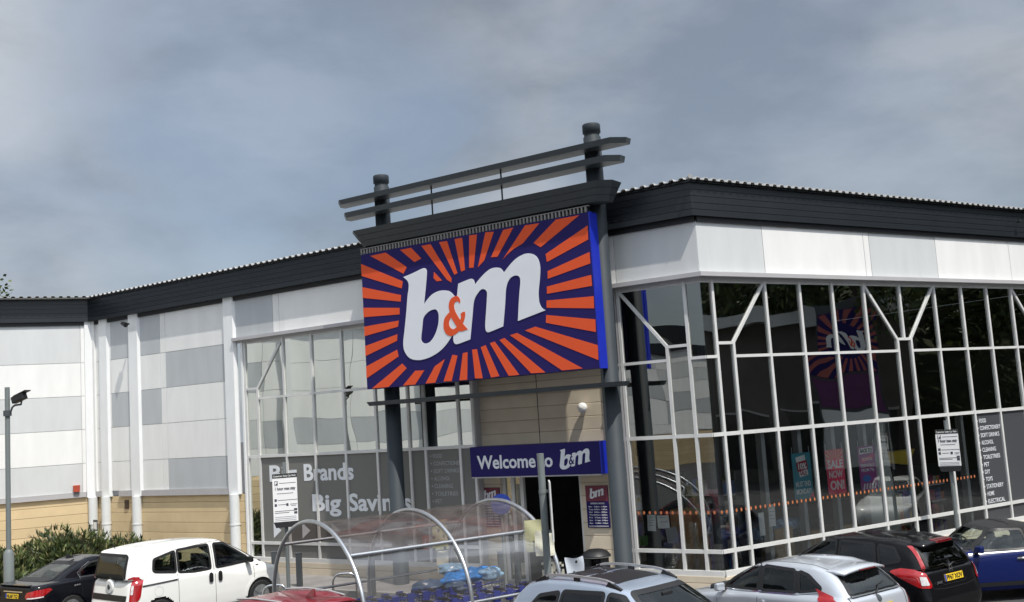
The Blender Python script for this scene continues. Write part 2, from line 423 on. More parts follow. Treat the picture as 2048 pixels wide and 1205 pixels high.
def fascia(fr, segs, y0, name='fascia'):
    """dark horizontal boards, each leaning out a little at its foot; segs(off)->(xa, xb) gives the mitred ends"""
    m = MB(fr); n = 5; h = (ZR - ZF) / n
    for i in range(n):
        za = ZF + i * h; zb = za + h - .005
        lo = .009; hi = .004
        xa0, xb0 = segs(y0 + lo); xa1, xb1 = segs(y0 + hi); xa2, xb2 = segs(y0 - .05)
        m.hexa([(xa0, -(y0 + lo), za), (xb0, -(y0 + lo), za), (xb2, -(y0 - .05), za), (xa2, -(y0 - .05), za),
                (xa1, -(y0 + hi), zb), (xb1, -(y0 + hi), zb), (xb2, -(y0 - .05), zb), (xa2, -(y0 - .05), zb)])
    xa, xb = segs(y0 - .02)
    m.box(xa + .05, xb - .05, -(y0 - .02), .02, ZF + .02, ZR - .02)      # backing between the boards and the wall head
    # capping under the roof sheet
    xa0, xb0 = segs(y0 + .045); xa2, xb2 = segs(0)
    m.hexa([(xa0, -(y0 + .045), ZR), (xb0, -(y0 + .045), ZR), (xb2, 0, ZR), (xa2, 0, ZR),
            (xa0, -(y0 + .045), ZR + .03), (xb0, -(y0 + .045), ZR + .03), (xb2, 0, ZR + .03), (xa2, 0, ZR + .03)])
    return m.build(name, M_fascia, store)

OA, OB, OC = .14, .205, .13
fascia(FB, lambda o: (mitreJ(OA + (o - OB), o)[1], mitre(o, OC + (o - OB))[0]), OB)
fascia(FC, lambda o: (mitre(OB + (o - OC), o)[1], 20), OC)
fascia(FA, lambda o: (-30, mitreJ(o, OB + (o - OA))[0]), OA)
# black recess strip between fascia and cladding
for fr, xa, xb, o in ((FB, -18.6, mitre(.06, .06)[0], .06), (FC, mitre(.06, .06)[1], 20, .06), (FA, -30, 0, .06)):
    MB(fr).box(xa + .02, xb - .004, -o - .03, 0, ZF - .10, ZF + .03).build('soffit', M_black, store)

def roof(fr, xa, xb, y0, z0, depth, pitch, name='roof'):
    m = MB(fr); p = .2; x = xa; prof = []
    while x < xb - p:
        prof += [(x, 0), (x + .085, 0), (x + .11, .04), (x + .175, .04)]; x += p
    prof.append((x, 0)); n = len(prof)
    vs = [(a, -y0, z0 + b) for a, b in prof] + [(a, -y0 + depth, z0 + b + depth * pitch) for a, b in prof]
    th = [(a, -y0, z0 + b - .016) for a, b in prof]
    m.add(vs + th, [(i, i + 1, n + i + 1, n + i) for i in range(n - 1)] + [(i, 2 * n + i, 2 * n + i + 1, i + 1) for i in range(n - 1)])
    return m.build(name, M_roof, store, recalc=False)
roof(FB, mitreJ(OA + .1, OB + .1)[1] - .1, mitre(OB + .12, OC + .12)[0] - .02, OB + .12, ZR + .045, 5, .05)
roof(FC, mitre(OB + .12, OC + .12)[1] + .05, 20, OC + .12, ZR + .045, 5, .05)
roof(FA, -30, mitreJ(OA + .28, OB)[0] + .1, OA + .28, ZR + .055, 5, .05)
rc = MB(); P0 = wpt(FB, *[mitre(OB + .14, OC + .14)[0], -(OB + .14), ZR + .075])
rc.tube([P0, P0 + Vector((.0, 5, .30))], .045, 8); rc.build('ridge_capping', M_roof, store)
# pale eaves filler seen below the sheet on the left wing
MB(FA).box(-30, mitreJ(OA + .2, OB)[0], -(OA + .16), -OA, ZR + .028, ZR + .053).build('eaves_filler', M_white, store)
rd = MB()
bk_ = [wpt(FA, -30, 22, ZR), wpt(FB, -16, 20, ZR), wpt(FC, 4, 22, ZR), wpt(FC, 20, 22, ZR)]
fr_ = [wpt(FA, -30, .1, ZR), wpt(FA, 0, .1, ZR), wpt(FB, 0, .1, ZR), wpt(FC, 20, .1, ZR)]
for i in range(3): rd.add([fr_[i], fr_[i + 1], bk_[i + 1], bk_[i]], [(0, 1, 2, 3)])
rd.build('roof_deck', M_darkint, store)

# ---- cladding panels
def cladding(fr, panels, y=-.05, name='cladding', extra=None):
    m = MB(fr); gp = .006
    for x0, x1, z0, z1, mi in panels: m.box(x0 + gp, x1 - gp, y, 0, z0 + gp, z1 - gp, mi)
    if panels:
        xa = min(p[0] for p in panels); xb = max(p[1] for p in panels); za = min(p[2] for p in panels); zb = max(p[3] for p in panels)
        m.box(xa, xb, y + .02, .05, za, zb, 3)
    return m.build(name, [M_white, M_pale, M_mid, M_trim], store)
rows = [2.15, 2.95, 3.89, 4.83, 5.77, 6.86]
pB = []
for i, (z0, z1) in enumerate(zip(rows, rows[1:])):
    pB.append((-18.5, -17.75, z0, z1, 0))
    pB.append((-17.75, -16.72, z0, z1, (0, 0, 2, 0, 2)[i]))
    pB.append((-16.72, -15.58, z0, z1, (0, 0, 2, 0, 2)[i]))
    pB.append((-15.36, -12.8, z0, z1, (2, 0, 0, 2, 0)[i]))
    pB.append((-15.58, -15.36, z0, z1, 0))
cladding(FB, pB)
pT = [(-12.7, -11.22, 5.88, 6.86, 2), (-11.22, -11.0, 5.88, 6.86, 0), (-11.0, -7.6, 5.88, 6.86, 0), (-7.6, -4.6, 5.88, 6.86, 2), (-4.6, -1.92, 5.88, 6.86, 0),
      (-1.92, -1.70, 5.88, 6.86, 0), (-1.70, mitre(.05, .05)[0], 5.88, 6.86, 1)]
cladding(FB, pT)
xc = mitre(.05, .05)[1]
cladding(FC, [(xc, 1.68, 5.88, 6.86, 1), (1.68, 4.65, 5.88, 6.86, 0), (4.65, 4.83, 5.88, 6.86, 0), (4.83, 7.07, 5.88, 6.86, 1), (7.07, 9.86, 5.88, 6.86, 0), (9.86, 14, 5.88, 6.86, 0), (14, 20, 5.88, 6.86, 1)])
pA = []
for i, (z0, z1) in enumerate(zip(rows, rows[1:])):
    c = {0: 1, 1: 0, 2: 1, 3: 0, 4: 1}[i]
    xs = [-30, -25.5, -21, -16.5, -12, -7.3, -.36]
    for j, (a, b) in enumerate(zip(xs, xs[1:])): pA.append((a, b, z0, z1, c if j == 5 else {0: 0, 1: 2, 2: 1}[(i + j * 2) % 3]))
    pA.append((-.36, 0, z0, z1, 0))
cladding(FA, pA)
# the wing turns towards the car park just outside the view (the long glazed front mirrors it)
FWG = frame(wpt(FA, -2.75, -.02, 0), Vector((.15, .9887, 0)).normalized(), Vector((.9887, -.15, 0)).normalized())
FWG = FWG @ Matrix.Translation((-13.0, 0, 0))
pW = []
for i, (z0, z1) in enumerate(zip(rows, rows[1:])):
    xs = [0, 3.2, 5.8, 6.2, 9.0, 11.2, 12.9]
    for j, (a, b) in enumerate(zip(xs, xs[1:])):
        c = {0: 0, 1: 1, 2: 0, 3: 2, 4: 0}[i]
        if j in (1, 3) and i in (1, 3): c = 0 if i == 3 else 2
        if j == 2: c = 0
        pW.append((a, b, z0, z1, c))
cladding(FWG, pW)
MB(FWG).box(0, 12.98, -.03, .25, 0, 2.02).build('block_wall', M_blockA, store)
MB(FWG).box(0, 13.0, -.2, .02, ZF, ZR).build('fascia', M_fascia, store)
for x in (3.0, 8.0): MB(FWG).box(x, x + .36, -.22, 0, 2.0, ZF).build('pilaster', M_pil, store)
# ---- flashings
def flashing(fr, xa, xb, z0, z1, o, name='flashing'):
    return MB(fr).box(xa, xb, -o, .02, z0, z1).build(name, M_trim, store)
flashing(FB, -18.5, -17.86, 2.0, 2.15, .10); flashing(FB, -17.45, -16.92, 2.0, 2.15, .10); flashing(FB, -16.45, -13.0, 2.0, 2.15, .10)
flashing(FA, -30, -.27, 2.02, 2.15, .10)
for fr, a, b, oo in ((FB, -12.62, None, .17), (FC, None, 20, .17)):
    m = MB(fr)
    for z0, z1, o in ((5.80, 5.88, .17), (5.75, 5.80, .06)):
        xa = a if a is not None else mitre(o, o)[1]; xb = b if b is not None else mitre(o, o)[0]
        xa0 = a if a is not None else 0; xb0 = b if b is not None else 0
        m.hexa([(xa, -o, z0), (xb, -o, z0), (xb0, .02, z0), (xa0, .02, z0), (xa, -o, z1), (xb, -o, z1), (xb0, .02, z1), (xa0, .02, z1)])
    m.build('flashing', M_trim, store)
# ---- pilasters with round pipes under them
for fr, x0, x1, o in ((FB, -18.2, -17.86, .115), (FB, -16.86, -16.48, .115), (FB, -12.96, -12.62, .115), (FA, -.25, .0, .10)):
    p = MB(fr); e_ = .05 if fr is FB else .02
    pp = [(x0 - .02, -.02), (x0, -o), (x1, -o), (x1 + e_, -.052), (x1 + e_, -.02)]; n_ = len(pp)
    p.add([(x, y_, 2.0) for x, y_ in pp] + [(x, y_, ZF) for x, y_ in pp], [tuple(range(n_)), tuple(range(2 * n_ - 1, n_ - 1, -1))] + [(i, (i + 1) % n_, n_ + (i + 1) % n_, n_ + i) for i in range(n_)])
    if fr is FB: p.box(x0 + .003, x1 - .003, -o - .002, -o + .01, 4.55, 4.556)
    pl = p.build('pilaster', M_pil, store)
    xm = (x0 + x1) / 2 + (.05 if fr is FB else .02); c = fr @ Vector((xm, -.13, 0))
    t = MB().tube([(c.x, c.y, 0), (c.x, c.y, 2.0)], .125, 18)
    for z in (1.25, .35): t.tube([(c.x, c.y, z), (c.x, c.y, z + .035)], .135, 18)
    t.build('pipe', M_pipe, pl)
# junction post in the inner corner
MB(FB).box(-18.56, -18.45, -.10, 0, 2.0, ZF).build('corner_post', M_white, store)
# ---- block walls
m = MB(FB).box(-18.6, -12.42, -.03, .25, 0, 2.0); m.build('block_wall', M_blockA, store)
m = MB(FA).box(-30, 0, -.03, .25, 0, 2.02); m.build('block_wall', M_blockA, store)
m = MB(FB).box(-12.42, -5.3, -.06, .2, 0, ZS - .07); m.build('plinth_wall', M_blockE, store)
xb = mitre(.06, .06)[0]
m = MB(FB).box(-1.85, xb, -.06, .2, 0, ZS - .07); m.build('plinth_wall', M_blockE, store)
m = MB(FC).box(mitre(.06, .06)[1], 20, -.06, .2, 0, ZS - .07); m.build('plinth_wall', M_blockE, store)
MB(FB).box(-12.42, -12.36, -.06, .1, 0, 5.75).build('reveal', M_pil, store)
# ---- entrance
# the entrance bay is set a little behind the glass line
FE = FB @ Matrix.Translation((-.12, .28, -.055)) @ Matrix.Scale(1.016, 4)
e = MB(FE)
e.box(-5.34, -1.72, -.05, .25, 2.55, 5.75)
e.box(-5.34, -4.74, -.05, .35, 0, 2.55); e.box(-2.82, -1.72, -.05, .35, 0, 2.55)
e.build('entrance_wall', M_blockE, store)
mj = MB(FE).box(-3.70, -3.685, -.053, -.04, 2.9, 5.75); mj.build('movement_joint', M_black, store)
df = MB(FE)
for x0, x1 in ((-4.74, -4.66), (-4.52, -4.44), (-4.30, -4.22), (-2.90, -2.82)): df.box(x0, x1, .02, .10, 0, 2.5)
df.box(-4.74, -2.82, .02, .12, 2.46, 2.54); df.box(-4.66, -4.30, .03, .09, .1, .18)
fd = df.build('door_frame', M_alu, store)
MB(FE).box(-4.66, -4.52, .05, .06, .18, 2.46).box(-4.44, -4.30, .05, .06, .18, 2.46).build('door_leaf', M_glassC, fd)
MB(FE).box(-4.64, -4.54, .0, .03, .95, 1.25).build('door_handle', M_steel, fd)

for x in (-5.372, -1.80): MB(FB).box(x, x + .035, -.028, .30, 0, 5.74).build('reveal', M_trim, store)
# ---- window walls
def glazing(fr, sg, full, legs, half, ys, ends, gmat, vinyl, capC=False, hi=None):
    """full: full height mullions; legs: pairs of bracket legs (a, b, mullion beyond a, mullion beyond b, centre);
    half: (edge, leg, mullion) half brackets. sg turns distance from the corner into local x."""
    fm = MB(fr); W = .029; D = .03
    X = lambda u: sg * u
    def vbar(u, z0, z1, w=W):
        x = X(u); fm.box(x - w, x + w, -D, .03, z0, z1)
    def hbar(u0, u1, z, w=.027, d=.0):
        a, b = sorted((X(u0), X(u1))); fm.box(a, b, -(D - .004) - d, .026, z - w, z + w)
    def dbar(u0, z0, u1, z1):
        a = Vector((X(u0), -.0, z0)); b = Vector((X(u1), -.0, z1)); d = (b - a).normalized(); n_ = Vector((-d.z, 0, d.x)) * W
        q = []
        for y in (-(D - .008), .02):
            q.append([(p.x + s * n_.x, y, p.z + s * n_.z) for p, s in ((a, 1), (b, 1), (b, -1), (a, -1))])
        fm.hexa(q[0] + q[1])
    u0, u1 = ends
    for u in full: vbar(u, ZS, ZH)
    for (a, b, ma, mb_, c) in legs:
        vbar(a, ZS, ZBR); vbar(b, ZS, ZBR); hbar(a, b, ZBR)
        dbar(ma, ZH, a, ZBR); dbar(b, ZBR, mb_, ZH); vbar(c, ZBR, ZH)
    for (e_, l, m_) in half: vbar(l, ZS, ZBR); hbar(e_, l, ZBR); dbar(l, ZBR, m_, ZH)
    legbays = [(a, b) for a, b, *_ in legs] + [tuple(sorted((e_, l))) for e_, l, _ in half]
    pts = sorted(set(list(full) + [v for a, b, *_ in legs for v in (a, b)] + [l for _, l, _ in half] + [u0, u1]))
    hbar(u0, u1, ZT2, .034, .0); hbar(u0, u1, ZT3, .034); hbar(u0, u1, ZS - .02, .05, .02); hbar(u0, u1, ZH - .02, .03, -.02)
    for a, b in zip(pts, pts[1:]):
        if (a, b) not in legbays: hbar(a, b, ZT1)
    fo = fm.build('window_frame', M_alu, store)
    legset = {v for a, b, *_ in legs for v in (a, b)} | {l for _, l, _ in half}
    def pane(poly, nm='window_pane', mt=None):
        q = MB(fr); P = [(X(u), ys, z) for u, z in poly]
        if sg < 0: P = P[::-1]
        q.add(P, [tuple(range(len(P)))])
        return q.build(nm, mt or gmat, fo, recalc=False)
    for a, b in zip(pts, pts[1:]):
        if b - a < .05: continue
        v = vinyl(a, b)
        for z0, z1 in ((ZS, ZT3), (ZT3, ZT2)):
            pane([(a, z0), (b, z0), (b, z1), (a, z1)], 'window_vinyl' if v else 'window_pane', v)
        if (a, b) in legbays:
            pane([(a, ZT2), (b, ZT2), (b, ZBR), (a, ZBR)], mt=hi)
        else:
            pane([(a, ZT2), (b, ZT2), (b, ZT1), (a, ZT1)], mt=hi)
            if b in legset: pane([(a, ZT1), (b, ZT1), (b, ZBR), (a, ZH)], mt=hi)
            elif a in legset: pane([(a, ZT1), (b, ZT1), (b, ZH), (a, ZBR)], mt=hi)
            else: pane([(a, ZT1), (b, ZT1), (b, ZH), (a, ZH)], mt=hi)
    for (a, b, ma, mb_, c) in legs:
        pane([(ma, ZH), (a, ZBR), (c, ZBR), (c, ZH)], mt=hi); pane([(c, ZH), (c, ZBR), (b, ZBR), (mb_, ZH)], mt=hi)
    for (e_, l, m_) in half:
        pane([(e_, ZBR), (l, ZBR), (m_, ZH), (e_, ZH)] if e_ < l else [(m_, ZH), (l, ZBR), (e_, ZBR), (e_, ZH)], mt=hi)
    return fo
# long front, left of the entrance (distance measured from the corner)
glazing(FB, -1, [5.36, 5.74, 8.07, 9.03, 10.0, 10.96, 12.32], [(6.68, 7.12, 5.74, 8.07, 6.90)], [(12.32, 11.90, 10.96)], .008, (5.34, 12.36), M_glassB,
        lambda a, b: M_spand if b < 12 else None)
glazing(FB, -1, [.32, 1.72], [], [(.32, .76, 1.72)], .008, (.0, 1.85), M_glassC, lambda a, b: None, hi=M_glassU)
fC = glazing(FC, 1, [.28, 1.66, 2.62, 3.57, 4.54, 6.89, 7.87, 8.83, 9.80, 12.1, 13.1, 14.0], [(5.47, 5.92, 4.54, 6.89, 5.70), (10.75, 11.19, 9.80, 12.1, 10.97)], [(.28, .70, 1.66)], .008,
        (0, 14.0), M_glassC, lambda a, b: M_spandC if a > 7.8 else None, hi=M_glassU)
MB(FC).box(14, 20, -.05, .1, 0, 5.75).build('block_wall', M_blockE, store)
# lettering on the grey vinyl
y = .003
for w_, xa, xb, z in (('Big', -11.60, -10.67, 2.29), ('Brands', -10.43, -8.84, 2.29), ('Big', -10.19, -9.27, 1.58), ('Savings', -9.03, -7.18, 1.58)):
    t = MB(FB); text(t, w_, xa, xb, z, .365, y, .028); t.build('slogan_word', M_let, store)
for x in (-11.53, -10.56, -9.60): MB(FB).add([(x, y, .93), (x + .27, y, 1.12), (x, y, 1.30)], [(0, 1, 2)]).build('window_arrow', M_let, store)
lst = ['FOOD', 'CONFECTIONERY', 'SOFT DRINKS', 'ALCOHOL', 'CLEANING', 'TOILETRIES', 'PET', 'DIY', 'TOYS', 'STATIONERY', 'HOME', 'ELECTRICAL']
M_glet = mat('grey_letter', (.36, .37, .37), .5)
for i, s_ in enumerate(lst):
    z = 2.69 - i * .161; t = MB(FB); text(t, s_, -6.50, -6.50 + .062 * len(s_), z, .082, y, .004); t.build('list_word', M_glet, store)
    MB(FB).box(-6.575, -6.545, y - .002, y, z + .028, z + .058).build('list_bullet', M_glet, store)
    z = 2.655 - i * .161; t = MB(FC); text(t, s_, 8.02, 8.02 + .063 * len(s_) - (.06 if len(s_) > 12 else 0), z, .088, y, .008); t.build('list_word', M_let, store)
    MB(FC).box(7.935, 7.965, y - .002, y, z + .03, z + .062).build('list_bullet', M_let, store)
# orange manifestation dots on the clear glass
M_dot = mat('orange_dot', (.46, .15, .06), .5)
for fr, xs, in ((FB, [-(.1 + i * .118) for i in range(14)]), (FC, [.06 + i * .122 for i in range(63)])):
    for x in xs: MB(fr).poly([(x + .024 * math.cos(k * PI / 4), .004, 1.51 + .034 * math.sin(k * PI / 4)) for k in range(8)]).build('window_dot', M_dot, store)

# ---- inside of the store: floor, ceiling void, back walls, corner column
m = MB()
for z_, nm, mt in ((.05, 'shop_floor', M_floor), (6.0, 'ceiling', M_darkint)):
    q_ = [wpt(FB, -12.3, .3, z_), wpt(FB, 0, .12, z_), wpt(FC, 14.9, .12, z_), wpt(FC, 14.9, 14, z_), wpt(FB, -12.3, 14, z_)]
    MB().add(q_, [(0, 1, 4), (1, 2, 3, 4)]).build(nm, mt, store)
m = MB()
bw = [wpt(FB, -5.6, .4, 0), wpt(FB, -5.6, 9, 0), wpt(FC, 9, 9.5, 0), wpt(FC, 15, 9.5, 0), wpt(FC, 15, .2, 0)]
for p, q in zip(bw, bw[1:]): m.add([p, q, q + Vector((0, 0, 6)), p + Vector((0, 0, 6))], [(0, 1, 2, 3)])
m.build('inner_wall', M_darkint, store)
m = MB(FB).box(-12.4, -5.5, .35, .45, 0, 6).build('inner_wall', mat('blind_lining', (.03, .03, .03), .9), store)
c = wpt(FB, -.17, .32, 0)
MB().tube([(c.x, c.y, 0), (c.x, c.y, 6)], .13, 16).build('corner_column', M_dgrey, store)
# white internal posts standing behind the clear glass
for x in (1.45, 2.45, 3.42, 4.38, 7.68):
    MB(FC).box(x - .05, x + .05, .2, .34, .05, 2.86).build('inner_post', mat('inner_post_paint', (.42, .44, .44), .5), store)

# sloping grey stair lining seen behind the glass of the right front
MB(FC).hexa([(4.65, .5, 0), (5.7, .5, 0), (5.7, .62, 0), (4.65, .62, 0), (4.66, .5, 1.55), (5.35, .5, 2.8), (5.35, .62, 2.8), (4.66, .62, 1.55)]).build('stair_lining', mat('pale_lining', (.42, .45, .43), .6), store)
# ------------------------------------------------------------------ artwork of the big sign, cm from its lower left corner
RAYS=[[(28,292),(73,293),(130,253),(120,240)],[(-3,278),(117,224),(113,209),(-5,251)],[(-3,226),(110,195),(108,181),(-3,202)],[(-2,180),(104,168),(103,154),(-2,159)],[(-2,138),(100,141),(97,128),(-1,117)],[(-1,95),(94,112),(92,98),(0,73)],[(0,50),(91,79),(94,64),(0,24)],[(14,1),(103,48),(115,37),(62,1)],[(102,1),(138,30),(163,29),(136,1)],[(164,1),(191,35),(219,48),(190,1)],[(212,2),(239,55),(252,52),(233,1)],[(253,1),(266,56),(278,57),(273,1)],[(290,61),(302,61),(312,1),(293,2)],[(312,64),(324,67),(353,2),(333,1)],[(335,70),(347,72),(401,1),(376,1)],[(359,74),(371,77),(462,1),(429,2)],[(385,81),(402,84),(546,2),(500,2)],[(421,87),(446,92),(582,43),(581,15)],[(473,112),(581,92),(580,68),(471,97)],[(476,140),(581,136),(580,113),(475,126)],[(479,167),(579,177),(579,156),(478,153)],[(483,197),(579,221),(579,199),(482,182)],[(481,231),(579,272),(578,245),(483,215)],[(455,257),(510,295),(563,295),(471,246)],[(379,234),(438,295),(472,294),(430,260),(407,252),(388,241)],[(351,243),(385,294),(410,295),(367,242)],[(317,227),(341,296),(362,294),(334,239)],[(300,296),(320,295),(306,228),(295,229)],[(262,294),(282,294),(284,226),(274,224)],[(221,294),(242,293),(264,222),(256,220)],[(173,293),(198,293),(248,213),(247,205),(236,212)],[(114,293),(145,293),(171,266),(152,261)],[(203,233),(223,212),(209,212),(201,220)]]
LB=[(119,232),(146,237),(169,243),(177,244),(182,241),(184,236),(181,217),(176,191),(171,167),(180,176),(194,186),(212,191),(230,190),(242,186),(251,177),(253,174),(258,160),(260,140),(255,117),(248,103),(239,92),(221,74),(201,62),(178,54),(156,51),(140,52),(124,57),(114,68),(109,79),(109,95),(115,119),(124,166),(128,192),(132,205),(133,216),(129,224)]
LBC=[(199,154),(185,152),(173,145),(166,137),(163,118),(158,97),(159,90),(165,85),(174,84),(185,88),(197,101),(206,119),(209,136),(208,146),(204,152)]
LM=[(263,199),(296,206),(302,204),(305,199),(306,192),(319,203),(335,214),(349,220),(362,220),(372,217),(376,212),(379,207),(390,217),(407,230),(423,236),(435,238),(447,236),(456,231),(462,223),(465,212),(465,200),(462,181),(457,157),(457,147),(457,138),(461,128),(466,123),(471,121),(405,107),(412,158),(417,182),(417,192),(412,197),(404,198),(394,195),(386,186),(381,173),(379,158),(376,138),(369,100),(336,92),(329,92),(326,96),(325,105),(330,135),(335,168),(335,174),(332,178),(326,181),(319,180),(308,170),(302,161),(299,152),(295,129),(290,103),(286,82),(253,75),(247,76),(243,81),(243,90),(249,125),(259,175),(264,199)]
LA=[(265,158),(267,161),(267,165),(265,170),(261,174),(255,175),(245,172),(239,166),(236,156),(238,143),(231,139),(223,131),(220,121),(220,110),(225,99),(234,94),(241,93),(252,97),(260,102),(265,100),(282,103),(270,116),(275,124),(278,134),(277,140),(272,140),(266,137),(267,130),(264,124),(258,133),(251,146),(250,155),(252,161),(258,164),(263,162)]
LAC=[(241,132),(236,126),(234,119),(236,112),(242,107),(248,107),(254,111),(249,119)]
def clip_cm(lp): return [(min(max(x, 0), 582) / 100, min(max(z, 0), 298) / 100) for x, z in lp]
S_rays = [clip_cm(r) for r in RAYS]
S_b = [smooth_loop(clip_cm(LB)), smooth_loop(clip_cm(LBC))]
S_m = [smooth_loop(clip_cm(LM))]
S_a = [smooth_loop(clip_cm(LA)), smooth_loop(clip_cm(LAC))]
V_b = shape_mesh(S_b, .008); V_m = shape_mesh(S_m, .0084); V_a = shape_mesh(S_a, .012)
LOGO_X0, LOGO_Z0, LOGO_W, LOGO_H = 1.09, .51, 3.63, 1.93
def logo(mb, x0, x1, z0, z1, y, mi=None, mi_a=None):
    """the three shapes scaled into a rectangle"""
    kx = (x1 - x0) / LOGO_W; kz = (z1 - z0) / LOGO_H
    for vf, q, dy in ((V_b, mi, 0), (V_m, mi, .0003), (V_a, mi_a if mi_a is not None else mi, .004)):
        if vf is V_a and mi_a is None: continue
        v, f = vf
        mb.add([(x0 + (p[0] - LOGO_X0) * kx, y - dy - p[2] * .3, z0 + (p[1] - LOGO_Z0) * kz) for p in v], f, q, False)

# ------------------------------------------------------------------ steel gantry that carries the sign
# the gantry stands clear of the wall, so the sun passes behind it on to the blockwork
FG = FB @ Matrix.Translation((.131, -.305, .06)) @ Matrix.Scale(.9826, 4)
c0 = wpt(FG, -4.58, -.3, 0)
gan = thing('sign_gantry', 'slate grey steel gantry of two round columns with rails above the entrance', 'gantry', (c0.x, c0.y, 0))
for x in (-7.31, -1.86):
    c = wpt(FG, x, -.3, 0)
    t = MB().lathe([(.001, 0), (.235, 0), (.235, .03), (.168, .035), (.168, 8.68), (.148, 8.70), (.148, 8.76), (.174, 8.77), (.174, 8.92), (.162, 8.94), (.001, 8.945)], (c.x, c.y, 0), 28)
    t.build('column', M_col, gan)
def rail(name, plan, z0, z1, ztop=None, mt=M_steel, planT=None):
    m = MB(FG); n = len(plan); pt = planT or plan
    vs = [(x, y, z0) for x, y in plan] + [(x, y, z1) for x, y in pt]
    m.add(vs, [tuple(range(n - 1, -1, -1)), tuple(range(n, 2 * n))] + [(i, (i + 1) % n, n + (i + 1) % n, n + i) for i in range(n)])
    return m.build(name, mt, gan)
def plan(xl, xr, yf, r, yb): return [(xl + r, yf), (xr - r, yf), (xr, yf + r), (xr, yb), (xl, yb), (xl, yf + r)]
rail('rail', plan(-8.38, -1.02, -.75, .23, -.36), 8.455, 8.56, planT=plan(-8.41, -.99, -.78, .23, -.36))
rail('rail', plan(-8.22, -1.17, -.75, .23, -.36), 8.13, 8.245, planT=plan(-8.25, -1.14, -.78, .23, -.36))
rail('lower_rail', plan(-7.74, -1.45, -.70, .12, -.36), 3.90, 3.985, planT=plan(-7.78, -1.41, -.74, .12, -.36))
# three leaning boards of the canopy
for i in range(3):
    f0 = i / 3 + .006; f1 = (i + 1) / 3 - .012
    def pl(f): return plan(-7.66 - .17 * f, -1.46 + .22 * f, -.76 - .2 * f, .20, -.40)
    rail('canopy_board', pl(f0), 7.40 + .355 * f0, 7.40 + .355 * f1, planT=pl(f1))
rail('canopy_core', plan(-7.62, -1.52, -.72, .16, -.42), 7.41, 7.745, mt=M_black)
for x in (-5.68, -3.87):
    p, q = wpt(FG, x, -.58, 7.70), wpt(FG, x, -.58, 8.50)
    MB().tube([p, q], .017, 8).build('rod', M_black, gan)
gr = MB(FG)
x = -7.62
while x < -1.84: gr.box(x, x + .035, -.75, -.70, 7.235, 7.345); x += .083
gr.box(-7.64, -1.80, -.755, -.69, 7.345, 7.36); gr.build('grille', mat('grille_metal', (.22, .21, .20), .5), gan)
MB(FG).box(-7.6, -1.85, -.66, -.6, 7.20, 7.40).build('grille_backing', M_black, gan)
# ------------------------------------------------------------------ the big sign
so = wpt(FG, -7.62, -.75, 4.26)
FS = FG @ Matrix.Translation((-7.62, -.75, 4.26))
sg = thing('store_sign', 'large navy sign with orange sunburst rays and white letters on the gantry', 'sign', tuple(so))
MB(FS).box(0, 5.80, 0, .33, 0, 2.97).build('sign_box', M_navy, sg)
MB(FS).box(5.803, 5.83, -.004, .12, -.006, 2.976).box(5.803, 5.822, .125, .335, -.006, 2.976).build('return_panel', M_blue, sg)
m = MB(FS)
for r in S_rays:
    vf = shape_mesh([r], .004); put(m, vf, 0, 0, .9965, -.004)
m.build('sunburst', M_orange, sg)
for vf, mt, nm in ((V_b, M_signw, 'letter'), (V_m, M_signw, 'letter'), (V_a, M_orange, 'ampersand')):
    m = MB(FS); put(m, vf, 0, 0, 1, -.006 if vf is not V_a else -.010); m.build(nm, mt, sg)
# ------------------------------------------------------------------ sign over the door
FW = FB @ Matrix.Translation((-5.26, -.32, 2.28))
ws = thing('welcome_sign', 'long navy welcome sign with white words over the shop door', 'sign', tuple(FW @ Vector((0, 0, 0))))
MB(FW).box(0, 3.07, 0, .54, 0, .61).build('sign_box', M_navy, ws)
MB(FW).box(3.073, 3.10, -.003, .14, -.004, .614).box(3.073, 3.09, .145, .465, -.004, .614).build('return_panel', M_blue, ws)
MB(FW).box(0, 3.07, .01, .45, -.028, -.002).build('bottom_trim', M_trim, ws)
for w_, xa, xb in (('Welcome', .17, 1.60), ('to', 1.68, 2.00)):
    t = MB(FW); text(t, w_, xa, xb, .165, .255, -.003, .022); t.build('lettering', M_let, ws)
t = MB(FW); logo(t, 2.16, 2.86, .10, .50, -.004, 0, 1); t.build('logo', [M_let, M_navy], ws)
# ------------------------------------------------------------------ two opening hours boards
days = [('Mon', '8.00am - 8.00pm'), ('Tues', '8.00am - 8.00pm'), ('Wed', '8.00am - 8.00pm'), ('Thurs', '8.00am - 8.00pm'), ('Fri', '8.00am - 8.00pm'), ('Sat', '8.00am - 8.00pm'), ('Sun', '10.00am - 4.00pm')]
def hours(x, lab):
    F = FE @ Matrix.Translation((x, -.075, 1.24))
    o = thing('opening_hours_board', lab, 'board', tuple(F @ Vector((0, 0, 0))), group='opening hours boards beside the door')
    MB(F).box(0, .49, 0, .02, 0, .80).build('board', M_navy, o)
    MB(F).box(0, .49, -.003, .0, .50, .80).build('header', M_maroon, o)
    t = MB(F); logo(t, .09, .41, .55, .75, -.006); t.build('logo', M_let, o)
    t = MB(F); text(t, 'OPENING HOURS', .09, .40, .445, .03, -.003, .01)
    for i, (a, b) in enumerate(days):
        z = .385 - i * .052; text(t, a, .05, .05 + .025 * len(a), z, .026, -.003, .006); text(t, b, .17, .45, z, .026, -.003, .006)
    t.box(.03, .46, -.003, 0, .022, .034)
    t.build('lettering', M_let, o)
hours(-2.71, 'navy opening hours board on the block pier right of the shop door')
hours(-5.24, 'navy opening hours board on the block pier left of the shop door')
